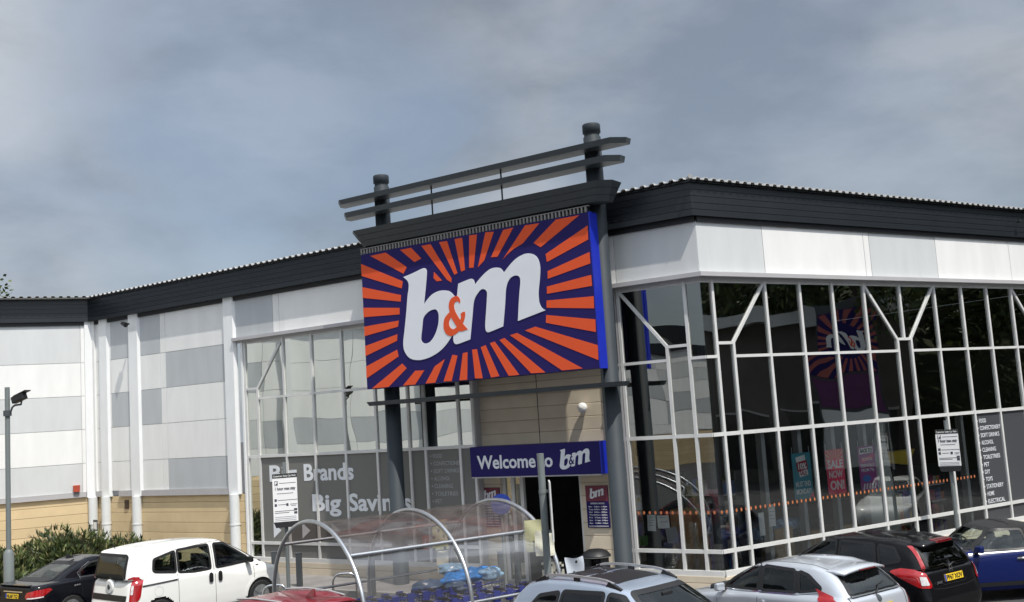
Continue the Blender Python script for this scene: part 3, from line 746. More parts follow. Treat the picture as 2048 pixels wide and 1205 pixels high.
# ------------------------------------------------------------------ fittings on the walls
c = wpt(FE, -2.60, -.06, 3.55)
o = thing('wall_lamp', 'small white bulkhead lamp on the block wall above the welcome sign', 'lamp', tuple(c))
q = c + nB * .10
m = MB()
m.tube([c, c + nB * .05], .05, 14); m.build('base', M_pipe, o)
m = MB(); m.tube([c + nB * .03, c + nB * .07, c + nB * .12, c + nB * .15, c + nB * .165], [.06, .10, .10, .07, .01], 16); m.build('diffuser', M_white, o)
c = wpt(FA, -.52, -.06, 2.28)
o = thing('alarm_box', 'red burglar alarm box low on the left wing cladding', 'alarm', tuple(c))
MB(FA).hexa([(-.60, -.16, 2.18), (-.44, -.16, 2.18), (-.44, -.05, 2.18), (-.60, -.05, 2.18), (-.61, -.17, 2.36), (-.43, -.17, 2.36), (-.43, -.05, 2.36), (-.61, -.05, 2.36)]).build('case', mat('alarm_red', (.42, .07, .035), .5), o)
MB(FA).box(-.59, -.45, -.15, -.05, 2.13, 2.178).build('strobe', M_dgrey, o)
c = wpt(FB, -16.62, -.25, 6.66)
o = thing('security_camera', 'small dark camera high on a white pilaster near the inner corner', 'camera', tuple(c))
MB().tube([c, c + nB * .12], .03, 10).build('bracket', M_dgrey, o)
MB().tube([c + nB * .12 - dBr * .12 + Vector((0, 0, .02)), c + nB * .15 + dBr * .07 + Vector((0, 0, -.04))], [.055, .07], 12).build('camera_body', M_black2, o)
o = thing('wall_vent', 'small brown vent grille in the buff block wall', 'vent', tuple(wpt(FB, -17.2, -.03, 1.77)))
v = MB(FB).box(-17.28, -17.10, -.045, -.03, 1.66, 1.90)
v.build('frame', mat('vent_brown', (.10, .065, .04), .6), o)
v = MB(FB)
for i in range(5): v.box(-17.265, -17.115, -.06, -.046, 1.68 + i * .042, 1.70 + i * .042)
v.build('louvre', mat('vent_brown_louvre', (.07, .045, .03), .6), o)
o = thing('wall_notice', 'small white notice with dark border fixed beside the corner pipe', 'notice', tuple(wpt(FB, -18.33, -.33, 1.2)))
MB(FB).box(-18.34, -18.16, -.30, -.28, 1.09, 1.39).build('board', M_dgrey, o)
MB(FB).box(-18.32, -18.18, -.304, -.301, 1.13, 1.33).build('sheet', M_paper, o)
c = wpt(FC, 10.1, -.2, 7.28); o = thing('floodlight', 'tiny dark floodlight on the fascia at the far right', 'floodlight', tuple(c))
MB().tube([c - nC * .03, c + nC * .06], .014, 8).build('bracket', M_black2, o)
MB(FC).box(10.04, 10.16, -.30, -.25, 7.25, 7.31).build('lamp_head', M_black2, o, bevel=.01)
# papers stuck inside the glass by the corner
def paper(x0, x1, z0, z1, lab, tilt=0, mt=None, fr=FB, y=.022, nm='notice_sheet', cat='notice', lines=4, group='paper notices stuck in the corner window'):
    cx, cz = (x0 + x1) / 2, (z0 + z1) / 2
    F = fr @ Matrix.Translation((cx, y, cz)) @ Matrix.Rotation(tilt, 4, 'Y')
    o = thing(nm, lab, cat, tuple(F @ Vector((0, 0, 0))), group=group)
    w_, h_ = (x1 - x0) / 2, (z1 - z0) / 2
    MB(F).box(-w_, w_, 0, .003, -h_, h_).build('sheet', mt or M_paper, o)
    t = MB(F)
    for i in range(lines):
        z = h_ * .7 - i * h_ * 1.3 / max(lines, 1); t.box(-w_ * .7, w_ * (.7 if i % 2 else .4), -.002, 0, z - .010, z)
    if lines: t.build('print', mat('print_grey', (.30, .31, .32), .7), o)
    return o
paper(-1.47, -1.30, 1.17, 1.47, 'white notice sheet nearest the gantry column in the corner window', .05)
paper(-1.26, -1.02, 1.22, 1.46, 'white notice with dark drawings, middle of the corner window papers', -.04, lines=2)
paper(-1.10, -.87, .96, 1.24, 'plain grey sheet lowest of the corner window papers', -.12, mat('grey_paper', (.27, .28, .29), .7), lines=0)
paper(.98, 1.12, .98, 1.40, 'narrow tall white sheet low behind the right front glass', .0, fr=FC, lines=0)
paper(1.25, 1.42, 1.12, 1.52, 'white taped sheet behind the right front glass above a blue heap', .03, fr=FC)
pr_ = paper(-6.92, -6.72, .74, 1.04, 'small red price notice low on the grey window vinyl', 0, mat('red_paper', (.50, .12, .08), .7), y=-.004, lines=0, group=None)
t = MB(FB); text(t, '£', -6.86, -6.79, .82, .15, -.009, .015); t.build('price_mark', M_paper, pr_)
o = thing('warning_sticker', 'yellow triangle warning sticker in the edge of the corner window', 'sticker', tuple(wpt(FB, -1.62, .05, 1.7)))
MB(FB).box(-1.69, -1.57, .045, .048, 1.56, 1.84).build('sheet', M_pipe, o)
MB(FB).add([(-1.68, .043, 1.71), (-1.58, .043, 1.71), (-1.63, .043, 1.82)], [(0, 1, 2)]).build('triangle', mat('warning_yellow', (.55, .38, .05), .6), o)
o = thing('green_notice', 'green and white exit notice low in the edge of the corner window', 'notice', tuple(wpt(FB, -1.6, .05, .98)))
MB(FB).box(-1.68, -1.5, .045, .05, .90, 1.08).build('sheet', mat('exit_green', (.05, .16, .02), .6), o)
# ---- hanging sale banners behind the right front glass
M_teal = mat('teal_poster', (.05, .26, .32), .6); M_pink = mat('crimson_poster', (.78, .06, .14), .6); M_purple = mat('purple_poster', (.32, .06, .25), .6)
M_peach = mat('peach_ray', (.62, .36, .22), .6)
def banner(x, lab, base):
    F = FC @ Matrix.Translation((x, .06, 1.53))
    o = thing('sale_banner', lab, 'banner', tuple(F @ Vector((0, 0, .9))), group='sale banners hung behind the right front glass')
    MB(F).box(0, .52, 0, .004, 0, .88).build('sheet', base, o)
    for xx in (.02, .49): MB(F).box(xx, xx + .008, 0, .004, .88, 1.0).build('cord', M_paper, o)
    return F, o
F, o = banner(2.03, 'teal sale banner reading must end monday', M_teal)
t = MB(F); t.add([(.10, -.004, .80), (.36, -.004, .84), (.42, -.004, .45), (.18, -.004, .42)], [(0, 3, 2, 1)]); t.build('ticket', M_paper, o)
t = MB(F); t.add([(.10, -.008, .70), (.40, -.008, .74), (.42, -.008, .56), (.13, -.008, .52)], [(0, 3, 2, 1)]); t.build('ticket_band', mat('ticket_red', (.36, .03, .05), .6), o)
t = MB(F); text(t, '10%', .15, .38, .57, .11, -.011, .03); text(t, 'MUST END', .05, .46, .24, .095, -.004, .02); text(t, 'MONDAY!', .05, .46, .10, .095, -.004, .02); t.build('lettering', M_paper, o)
t = MB(F); text(t, 'SALE', .19, .38, .455, .075, -.009, .02); t.build('ticket_lettering', bpy.data.materials['ticket_red'], o)
t = MB(F); t.add([(.52, -.004, .02), (.52, -.004, .12), (.40, -.004, .02)], [(0, 1, 2)]); t.build('corner_flash', M_pink, o)
F, o = banner(2.98, 'crimson sale now on banner with peach rays', M_pink)
t = MB(F)
for k in range(9):
    a = PI * (.06 + k * .11); b = a + .17; cx_, cz_ = .26, .66
    pts = []
    for r_, aa in ((.05, a), (.05, b), (1, b), (1, a)):
        s_ = min(r_, .255 / max(abs(math.cos(aa)), 1e-3), .215 / max(math.sin(aa), 1e-3)) if r_ == 1 else r_
        pts.append((cx_ + s_ * math.cos(aa), -.004, cz_ + s_ * math.sin(aa)))
    t.add(pts, [(0, 1, 2, 3)])
t.build('rays', M_peach, o)
t = MB(F); text(t, 'SALE', .03, .48, .52, .145, -.007, .03); text(t, 'NOW', .05, .45, .33, .13, -.007, .03); text(t, 'ON!', .06, .47, .10, .165, -.007, .035); t.build('lettering', M_paper, o)
F, o = banner(3.94, 'purple back to school banner', M_purple)
t = MB(F); t.add([(.04, -.004, .72), (.46, -.004, .74), (.46, -.004, .86), (.04, -.004, .84)], [(0, 1, 2, 3)]); t.build('white_band', M_paper, o)
t = MB(F); t.add([(.08, -.004, .55), (.45, -.004, .63), (.46, -.004, .70), (.07, -.004, .62)], [(0, 1, 2, 3)]); t.build('pink_band', M_pink, o)
t = MB(F); text(t, 'BACK TO', .07, .43, .755, .07, -.008, .03); t.build('dark_lettering', M_black2, o)
t = MB(F); text(t, 'SCHOOL', .10, .42, .59, .06, -.008, .02); text(t, 'ESSENTIALS', .05, .46, .46, .06, -.004, .015); text(t, 'FROM 79p', .06, .45, .37, .06, -.004, .015); t.build('lettering', M_paper, o)
t = MB(F); t.add([(.2 + .13 * math.cos(k * PI / 8), -.004, .23 + .07 * math.sin(k * PI / 8)) for k in range(16)], [tuple(range(16))]); t.build('blue_spot', mat('poster_blue', (.05, .18, .5), .6), o)
t = MB(F)
for k in range(5): t.add([(.06 + k * .085, -.006, .02), (.10 + k * .085, -.006, .02), (.14 + k * .085, -.006, .13), (.10 + k * .085, -.006, .13)], [(0, 1, 2, 3)])
t.build('zebra_stripes', M_paper, o)

# ---- goods standing behind the clear glass
M_cardb = mat('cardboard', (.36, .24, .12), .85, var=.12, vscale=5); M_tape = mat('parcel_tape', (.42, .33, .2), .4)
def carton(fr, x, y, z, w_, d, h, lab):
    o = thing('cardboard_box', lab, 'box', tuple(wpt(fr, x, y, z)), group='goods behind the shop windows')
    MB(fr).box(x - w_ / 2, x + w_ / 2, y, y + d, z, z + h).build('carton', M_cardb, o, bevel=.008)
    MB(fr).box(x - .025, x + .025, y - .003, y, z, z + h).box(x - w_ / 2 + .03, x - .04, y - .003, y, z + h * .35, z + h * .6).build('tape', M_tape, o)
carton(FC, 1.95, .35, .05, .5, .4, .95, 'brown cardboard box under the teal banner'); carton(FC, 2.9, .45, .05, .6, .4, .78, 'brown cardboard box under the crimson banner')
carton(FC, 3.75, .40, .05, .45, .4, .80, 'brown cardboard box under the purple banner'); carton(FC, 4.25, .55, .05, .4, .35, .72, 'small brown carton right of the purple banner')
carton(FB, -1.05, .6, .05, .45, .4, 1.45, 'tall carton behind the corner window papers')
M_goods = [mat('goods_%d_print' % i, c_, .5, var=.5, vscale=9) for i, c_ in enumerate([(.10, .04, .24), (.34, .10, .05), (.05, .12, .30), (.30, .28, .24), (.22, .03, .07), (.30, .24, .04)])]
def rack(fr, x, y, w_, n, seed, lab):
    rnd = random.Random(seed); o = thing('display_rack', lab, 'rack', tuple(wpt(fr, x, y, .05)), group='goods behind the shop windows')
    m = MB(fr)
    for xx in (x - w_ / 2, x + w_ / 2 - .03): m.box(xx, xx + .03, y, y + .4, .05, .35 + n * .36)
    m.build('upright', M_steel, o)
    for k in range(n):
        z = .25 + k * .36; sh = MB(fr).box(x - w_ / 2 + .03, x + w_ / 2 - .03, y, y + .4, z, z + .025).build('shelf', M_trim, o)
        xx = x - w_ / 2 + .05; g = [MB(fr) for _ in M_goods]
        while xx < x + w_ / 2 - .14:
            q = rnd.uniform(.07, .15); g[rnd.randrange(6)].box(xx, xx + q - .008, y + .02 + rnd.uniform(0, .04), y + .3, z + .027, z + .027 + rnd.uniform(.16, .29)); xx += q
        for mm, mt in zip(g, M_goods):
            if mm.v: mm.build('packet', mt, sh)
rack(FB, -.72, 1.3, 1.1, 5, 4, 'rack of coloured packets deep behind the corner window'); rack(FC, 6.35, .9, .9, 3, 5, 'rack of coloured packets left of the right parking notice'); rack(FC, 7.3, .8, .8, 4, 8, 'rack of coloured packets right of the right parking notice')
def pack(fr, x, y, z, sx, sy, sz, mt, lab, seed):
    rnd = random.Random(seed); m = MB(fr); n, k = 20, 12; vs = []; ph = [rnd.uniform(0, 6) for _ in range(5)]
    for i in range(k + 1):
        th = PI * i / k
        for j in range(n):
            f = 2 * PI * j / n; r = 1 + .08 * math.sin(4 * f + ph[0] + 2 * th) + .06 * math.sin(7 * f + ph[1] - 3 * th); q = lambda v: math.copysign(abs(v) ** .6, v)
            vs.append((x + sx * r * q(math.sin(th)) * q(math.cos(f)), y + sy * r * q(math.sin(th)) * q(math.sin(f)), z + sz * r * q(math.cos(th))))
    m.add(vs, [(i * n + j, i * n + (j + 1) % n, (i + 1) * n + (j + 1) % n, (i + 1) * n + j) for i in range(k) for j in range(n)], None, True)
    return tag(m.build('goods_pack', mt), lab, 'pack', 'goods behind the shop windows')
M_packb = mat('pack_film', (.20, .33, .48), .25, var=.5, vscale=7)
pack(FC, 1.65, .55, .93, .38, .18, .12, M_packb, 'pale blue film wrapped pack behind the lower right glass, left one', 1); pack(FC, 2.35, .6, 1.02, .36, .18, .12, M_packb, 'pale blue film wrapped pack behind the lower right glass, right one', 2)
pack(FC, 1.95, .75, .78, .7, .18, .12, mat('pack_dark', (.02, .05, .09), .4, var=.4, vscale=8), 'dark blue pack under the film wrapped packs', 3)
o = MB(FC); o.hexa([(5.35, .8, 2.0), (6.5, .8, 1.85), (6.5, 1.0, 1.85), (5.35, 1.0, 2.0), (5.30, .8, 2.15), (6.75, .8, 2.18), (6.75, 1.0, 2.18), (5.30, 1.0, 2.15)])
tag(o.build('yellow_slide', mat('yellow_plastic', (.50, .36, .02), .4)), 'yellow plastic moulding hung inside the right front glass', 'toy')
# ------------------------------------------------------------------ posts, signs and street furniture
def az_frame(x, y, az, z=0):
    """local y points along azimuth az (away), x to its right"""
    a = math.radians(az)
    return Matrix.Translation((x, y, z)) @ Matrix.Rotation(-a, 4, 'Z')
M_signblk = mat('sign_black', (.012, .012, .014), .5)
M_signwht = mat('sign_white', (.78, .78, .775), .45, var=.02)
def parking_sign(x, y, az, zb, zt, lab, group=None, w_=.48, post_top=.1, behind=.05):
    F = az_frame(x, y, az)
    o = thing('parking_sign', lab, 'sign', (x, y, 0), group=group)
    MB(F).tube([(0, behind + .04, 0), (0, behind + .04, zt + post_top)], .038, 14).build('post', M_ggrey, o)
    MB(F).box(-w_ / 2, w_ / 2, 0, .012, zb, zt).box(-w_ / 2, w_ / 2, .013, .03, zb + .12, zb + .16).box(-w_ / 2, w_ / 2, .013, .03, zt - .16, zt - .12).build('panel', M_signwht, o)
    MB(F).box(-w_ / 2, w_ / 2, -.003, 0, zt - .085, zt).build('header', M_signblk, o)
    MB(F).box(-w_ / 2, w_ / 2, -.003, 0, zb, zb + .022).build('footer', M_signblk, o)
    MB(F).hexa([(-w_ / 2 + .04, -.01, zb - .09), (w_ / 2 - .04, -.01, zb - .09), (w_ / 2 - .04, .05, zb - .09), (-w_ / 2 + .04, .05, zb - .09),
                (-w_ / 2 + .01, -.005, zb - .004), (w_ / 2 - .01, -.005, zb - .004), (w_ / 2 - .01, .05, zb - .004), (-w_ / 2 + .01, .05, zb - .004)]).build('bracket', M_signblk, o)
    t = MB(F); text(t, 'Customer Only Car Park', -w_ * .46, w_ * .46, zt - .062, .034, -.005, .02); t.build('header_lettering', M_paper, o)
    t = MB(F); H = zt - zb
    L = -w_ * .44
    text(t, '1 hour max stay', L + .02, w_ * .43, zb + H * .67, .055, -.003, .025)
    t.box(L + .01, L + .075, -.003, 0, zb + H * .765, zb + H * .855)
    for z, xa, xb in ((.80, .10, .43), (.59, .05, .37), (.455, .06, .45), (.365, .07, .22), (.365, .30, .44), (.335, .32, .42), (.235, 0, .38), (.20, 0, .28)):
        t.box(L + xa, L + xb * (w_ / .48) , -.002, 0, zb + H * z, zb + H * z + .010)
    for xa, z in ((0, .44), (.0, .34), (.225, .34)): t.box(L + xa, L + xa + .045, -.003, 0, zb + H * z, zb + H * z + .05)
    for z in (.235, .17): t.box(w_ * .34, w_ * .47, -.003, 0, zb + H * z, zb + H * z + .045)
    t.build('lettering', mat('sign_ink', (.05, .05, .07), .6), o)
    t = MB(F)
    for k in range(3): t.box(L, w_ * .43, -.002, 0, zb + H * (.045 + k * .035), zb + H * (.058 + k * .035))
    t.build('small_print', mat('pale_ink', (.33, .34, .38), .6), o)
    t = MB(F); text(t, 'P', L + .02, L + .062, zb + H * .775, .062, -.006, .03); t.build('parking_mark', M_paper, o)
    return o
parking_sign(-4.78, 20.75, -14, 1.66, 2.63, 'white parking notice on a grey post in front of the big window slogan', post_top=.22)
parking_sign(8.70, 21.2, 27, 1.87, 2.63, 'white parking notice on a grey post in front of the glazed right wall', w_=.43, post_top=.18)
# the nearest post: its panel is turned edge on to us
F = az_frame(.28, 16.0, 0)
o = thing('parking_sign', 'grey post nearest us, its sign panel turned edge on, before the shop door', 'sign', (.28, 16.0, 0))
MB(F).tube([(0, 0, 0), (0, 0, 2.87)], .055, 16).build('post', M_ggrey, o)

MB(F).box(.10, .122, -.33, .29, 1.56, 2.44).build('panel', M_alu, o)
MB(F).box(.055, .10, -.03, .03, 2.27, 2.31).box(.055, .10, -.03, .03, 1.66, 1.70).tube([(0, 0, 2.26), (0, 0, 2.31)], .062, 16).tube([(0, 0, 1.66), (0, 0, 1.70)], .062, 16).build('clip', M_ggrey, o)

# tall camera post at the left
lx, ly = -11.0, 22.1
o = thing('camera_post', 'tall galvanised post with a stout foot before the bush at far left', 'post', (lx, ly, 0))
MB().tube([(lx, ly, 0), (lx, ly, 1.28), (lx, ly, 1.36)], [.105, .105, .06], 16).build('foot', M_ggrey, o)
MB().tube([(lx, ly, 1.3), (lx, ly, 4.8)], .052, 14).build('shaft', M_ggrey, o)
MB().tube([(lx, ly, 4.18), (lx, ly, 4.30)], .085, 14).build('clamp', M_dgrey, o)
c = thing('security_camera', 'black camera on an arm near the top of the tall post', 'camera', (lx, ly, 4.3))
MB().tube([(lx + .07, ly - .02, 4.24), (lx + .12, ly - .03, 4.36), (lx + .18, ly - .04, 4.40), (lx + .32, ly - .05, 4.41), (lx + .33, ly - .05, 4.48)], .022, 8).build('arm', M_dgrey, c)
a_, b_ = Vector((lx + .13, ly - .0, 4.50)), Vector((lx + .42, ly - .08, 4.60))
MB().obox(a_, b_, .14, .15).build('housing', M_black2, c, bevel=.015)
MB().obox(a_ + Vector((.05, 0, .09)), b_ + Vector((.07, -.02, .10)), .17, .02).build('sunshield', M_black2, c)

# bollards along the pavement, low cycle hoops, litter bin
M_boll = M_dgrey
def bollard(x, y, lab, h=.80):
    o = thing('bollard', lab, 'bollard', (x, y, .1), group='dark bollards along the shop pavement')
    MB().box(x - .06, x + .06, y - .06, y + .06, .1, h).build('shaft', M_boll, o, bevel=.012)
    MB().box(x - .066, x + .066, y - .066, y + .066, h, h + .03).build('cap', M_dgrey, o, bevel=.01)
bollard(-5.66, 23.3, 'dark square bollard beside the white van front')
bollard(-5.0, 22.76, 'dark square bollard seen through the left bay of the trolley shelter')
bollard(-3.15, 20.95, 'dark square bollard behind the middle hoop of the trolley shelter')
bollard(-.56, 20.8, 'dark square bollard left of the shop doors, the farther of the pair')
bollard(-.23, 20.64, 'dark square bollard left of the shop doors, the nearer of the pair')
def cyc(x, y, az, lab):
    F = az_frame(x, y, az)
    p = [(-.24, 0, 0), (-.24, 0, .34)] + [(-.24 + .16 - .16 * math.cos(t), 0, .34 + .16 * math.sin(t)) for t in (PI / 8, PI / 4, 3 * PI / 8, PI / 2)]
    p += [(.08 + .16 * math.sin(t), 0, .34 + .16 * math.cos(t)) for t in (0, PI / 8, PI / 4, 3 * PI / 8, PI / 2)] + [(.24, 0, 0)]
    o = thing('cycle_hoop', lab, 'hoop', (x, y, 0), group='low polished cycle hoops')
    MB(F).tube(p, .024, 10).build('hoop', M_chrome, o)
cyc(-3.79, 21.45, 0, 'polished hoop between two bollards behind the trolley shelter')
cyc(-4.98, 20.45, 5, 'polished hoop in front of the white van wheel')
bx, by = 1.22, 18.95
o = thing('litter_bin', 'round black litter bin with domed lid right of the shop doorway', 'bin', (bx, by, .1))
MB().lathe([(.001, 0), (.23, 0), (.24, .03), (.245, .60), (.22, .62)], (bx, by, .1), 28).build('drum', M_black2, o)
for a in (35, 125, 215, 305):
    q = math.radians(a); MB().obox((bx + .20 * math.cos(q), by + .20 * math.sin(q), .69), (bx + .20 * math.cos(q), by + .20 * math.sin(q), .86), .16, .05, up=(math.cos(q), math.sin(q), 0)).build('pillar', M_black2, o)
MB().lathe([(.001, .62), (.16, .62), (.15, .76), (.001, .76)], (bx, by, .1), 20).build('liner', M_rubber, o)
MB().lathe([(.24, .745), (.268, .75), (.268, .785), (.25, .80), (.21, .85), (.12, .885), (.001, .895)], (bx, by, .1), 32).build('lid', M_black2, o)
MB().lathe([(.27, .752), (.272, .76), (.27, .768)], (bx, by, .1), 32).build('lid_band', mat('bin_band', (.12, .12, .11), .5), o)

# blue disc sign behind the shelter
bp_ = Vector((-.47, 20.3, 0))
o = thing('round_sign', 'round blue sign on a thin post rising behind the trolley shelter roof', 'sign', tuple(bp_))
MB().tube([bp_, bp_ + Vector((0, 0, 1.9))], .03, 10).build('post', M_ggrey, o)
F = az_frame(bp_.x, bp_.y - .04, -3)
MB(F).tube([(0, -.012, 1.79), (0, .012, 1.79)], .20, 32).build('disc', mat('sign_blue', (.008, .03, .22), .5), o)

# ------------------------------------------------------------------ trolley shelter
AX = 55.5
sh0 = Vector((-3.42, 16.65, 0))
FSH = Matrix.Translation(sh0) @ Matrix.Rotation(-math.radians(AX), 4, 'Z') @ Matrix.Rotation(math.radians(90), 4, 'Z')
# local x runs along the shelter away from us, y to the left (the back side)
HW, HT, HS = 1.79, 2.005, .64
def arch(x, n=30, r=0, a0=0, a1=PI):
    p = []
    for i in range(n + 1):
        t = a0 + (a1 - a0) * i / n
        p.append((x, -(HW + r) * math.cos(t), HS + (HT - HS + r) * math.sin(t)))
    return p
shl = thing('trolley_shelter', 'arched clear trolley shelter of galvanised hoops in front of the store', 'shelter', tuple(sh0))
HX = (0, 1.81, 3.53)
for x in HX:
    p = arch(x); p = [(x, -HW, 0), (x, -HW, .3)] + p + [(x, HW, .3), (x, HW, 0)]
    MB(FSH).tube(p, .034, 12).build('hoop', M_galv, shl)
def apt(x, t, r=0): return (x, -(HW + r) * math.cos(t), HS + (HT - HS + r) * math.sin(t))
for t in (PI * .235, PI * .765):
    MB(FSH).tube([apt(HX[0], t), apt(HX[2], t)], .029, 10).build('rail', M_galv, shl)
for y in (-HW, HW):
    MB(FSH).tube([(HX[0], y, .66), (HX[2], y, .66)], .024, 10).build('rail', M_galv, shl)
M_clearroof = glass_mat('shelter_sheet', .0, (.84, .83, .83), .004, 1.2, grime=.12, fk=.14, gdirt=(.34, .34, .34))
M_smoke = glass_mat('shelter_roof_sheet', .0, (.60, .55, .53), .02, 2.2, rough=.12, grime=.22, fk=.16, gdirt=(.27, .24, .23))
for xa, xb in zip(HX, HX[1:]):
    for a0, a1, mt in ((.02, PI * .235, M_clearroof), (PI * .235, PI * .765, M_smoke), (PI * .765, PI - .02, M_clearroof)):
        m = MB(FSH); n = 14; A = arch(xa + .01, n, -.028, a0, a1); B = arch(xb - .01, n, -.028, a0, a1)
        m.add(A + B, [(i, i + 1, n + 2 + i, n + 1 + i) for i in range(n)], None, True)
        m.build('roof_sheet' if mt is M_smoke else 'side_sheet', mt, shl, recalc=False)
for xa, xb in zip(HX, HX[1:]):
    for y in (-HW + .03, HW - .03): MB(FSH).box(xa + .04, xb - .04, y - .002, y + .002, .15, .63).build('side_sheet', M_clearroof, shl)
# trolleys: two nested rows
M_tblue = mat('trolley_blue', (.018, .032, .28), .4); M_wire = mat('trolley_wire', (.62, .63, .65), .35, .6)
M_grip = mat('trolley_grip', (.02, .012, .015), .5)
def make_trolley(label, group):
    o = thing('shopping_trolley', label, 'trolley', group=group)
    w0, w1 = .27, .20
    m = MB()      # tapered wire basket, handle at x=0, nose at x=.85
    def wl(z, f): return w0 + (w1 - w0) * f - .05 * (1 - (z - .45) / .5)
    zs = [.48 + i * .085 for i in range(6)]
    for z in zs:
        a = .05 + .10 * (1 - (z - .48) / .43)
        for s in (-1, 1): m.tube([(a, s * wl(z, 0), z), (.86, s * wl(z, 1), z + .06)], .004, 5)
        m.tube([(.86, -wl(z, 1), z + .06), (.86, wl(z, 1), z + .06)], .004, 5)
    for i in range(9):
        f = i / 8; x = .08 + f * .78
        for s in (-1, 1): m.tube([(x, s * wl(.48, f), .48 + .06 * f), (x, s * wl(.905, f), .905 + .06 * f)], .004, 5)
    for i in range(5):
        y = -.15 + i * .075; m.tube([(.1, y, .48), (.86, y, .54)], .004, 5)
    m.build('basket', M_wire, o, world=False)
    m = MB()
    for s in (-1, 1): m.tube([(0, s * .28, 1.01), (.05, s * .27, .93), (.86, s * .205, .975)], .013, 8).tube([(0.05, s * .27, .93), (.12, s * .24, .45), (.16, s * .25, .16)], .013, 8)
    m.box(-.03, .14, -.295, -.25, .76, 1.05).box(-.03, .14, .25, .295, .76, 1.05)
    m.build('frame', M_tblue, o, world=False)
    MB().box(.06, .075, -.22, .22, .74, .93).build('seat_flap', M_tblue, o, world=False)
    m = MB().tube([(-.02, -.29, 1.02), (-.02, .29, 1.02)], .021, 10); m.build('handle', M_grip, o, world=False)
    m = MB().box(-.05, .03, -.10, .10, .985, 1.055); m.build('coin_lock', M_grip, o, world=False, bevel=.008)
    MB().tube([(.16, -.25, .16), (.88, -.17, .14), (.88, .17, .14), (.16, .25, .16)], .012, 8).build('chassis', M_wire, o, world=False)
    for x, y in ((.17, -.25), (.17, .25), (.86, -.17), (.86, .17)):
        MB().tube([(x, y - .012, .06), (x, y + .012, .06)], .06, 12).build('wheel', M_tyre, o, world=False)
    return o
G_tr = 'nested blue trolleys under the shelter'
tr0 = make_trolley('blue shopping trolley nested in the near row under the shelter', G_tr)
first = True
for row, y, n, off, lab in ((0, -.90, 13, .22, 'blue shopping trolley nested in the near row under the shelter'), (1, .12, 12, .0, 'blue shopping trolley nested in the far row under the shelter')):
    for i in range(n):
        o = tr0 if first else copy_tree(tr0)
        first = False
        p = FSH @ Vector((off + i * .27 + random.uniform(-.02, .02), y + random.uniform(-.025, .025), .005))
        o.location = p; o.scale = (.70, .72, .60); o.rotation_euler = (0, 0, math.radians(90 - AX) + random.uniform(-.03, .03)); o['label'] = lab
# bags of blue goods heaped on the far row
M_bag1 = mat('bag_blue', (.03, .20, .55), .3, var=.45, vscale=9); M_bag2 = mat('bag_pale', (.22, .36, .50), .3, var=.5, vscale=10); M_bag3 = mat('bag_smoke', (.05, .085, .15), .35, var=.5, vscale=12)
def blob(x, y, z, sx, sy, sz, seed):
    rnd = random.Random(seed); m = MB(FSH); n, k = 22, 14; vs = []
    ph = [rnd.uniform(0, 6) for _ in range(8)]
    for i in range(k + 1):
        th = PI * i / k
        for j in range(n):
            f = 2 * PI * j / n
            r = 1 + .12 * math.sin(3 * f + ph[0] + 2 * th) + .10 * math.sin(5 * th + ph[1] + f) + .07 * math.sin(7 * f + ph[2] - 3 * th) + .06 * math.sin(11 * f + 5 * th + ph[3])
            vs.append((x + sx * r * math.sin(th) * math.cos(f), y + sy * r * math.sin(th) * math.sin(f), z + sz * (r * .9) * math.cos(th)))
    fs = [(i * n + j, i * n + (j + 1) % n, (i + 1) * n + (j + 1) % n, (i + 1) * n + j) for i in range(k) for j in range(n)]
    m.add(vs, fs, None, True); return m
heap = [(1.45, .45, 1.10, .26, .22, .10, M_bag3, 'smoky blue bag at the left end of the heap on the trolleys'), (1.85, .35, 1.14, .25, .2, .12, M_bag1, 'bright blue bag in the middle of the heap on the trolleys'),
        (2.2, .45, 1.16, .27, .22, .12, M_bag1, 'blue bag behind the middle hoop, on the trolley heap'), (2.5, .30, 1.15, .22, .2, .11, M_bag2, 'pale blue bag at the right end of the trolley heap'),
        (2.0, .70, 1.27, .22, .2, .09, M_bag2, 'pale blue bag on top of the heap'), (1.7, .05, 1.08, .2, .18, .08, M_bag3, 'smoky blue bag low at the front of the heap'), (2.62, .62, 1.13, .22, .18, .10, M_bag1, 'blue bag farthest right, behind the trolley heap')]
for i, (x, y, z, a, b, c_, mt, lab) in enumerate(heap):
    o = tag(blob(x * 1.12 + .72, y * 1.12, 3.45 - (3.45 - z) * 1.12 - .20, a * 1.1, b * 1.1, c_ * 1.1, 50 + i).build('goods_bag', mt), lab, 'bag', 'blue bags heaped on the trolleys')
# yellow card and striped tape hung on the far hoop
M_card = mat('yellow_card', (.40, .39, .23), .7, var=.08); M_card2 = mat('cream_card', (.60, .585, .48), .7)
def sheet_grid(F, x0, x1, z0, z1, y, amp, seed, nx=8, nz=10, mats=None, stripe=None):
    rnd = random.Random(seed); m = MB(F); ph = [rnd.uniform(0, 6) for _ in range(4)]
    vs = []
    for k in range(nz + 1):
        for i in range(nx + 1):
            a, b = i / nx, k / nz
            yy = y + amp * (math.sin(5 * a + ph[0] + 3 * b) + .6 * math.sin(9 * b + ph[1] + 4 * a))
            vs.append((x0 + (x1 - x0) * a + amp * .4 * math.sin(6 * b + ph[2]), yy, z0 + (z1 - z0) * b + amp * .3 * math.sin(7 * a + ph[3])))
    for k in range(nz):
        for i in range(nx):
            m.add([vs[k * (nx + 1) + i], vs[k * (nx + 1) + i + 1], vs[(k + 1) * (nx + 1) + i + 1], vs[(k + 1) * (nx + 1) + i]], [(0, 1, 2, 3)], stripe(i, k) if stripe else 0, True)
    bm_mats = mats; return m
F = az_frame(.02, 17.3, 0)
tag(sheet_grid(F, -.06, .24, 1.22, 1.74, 0, .01, 3).build('card_sheet', M_card), 'yellow card sheet taped inside the far end of the shelter', 'sheet')
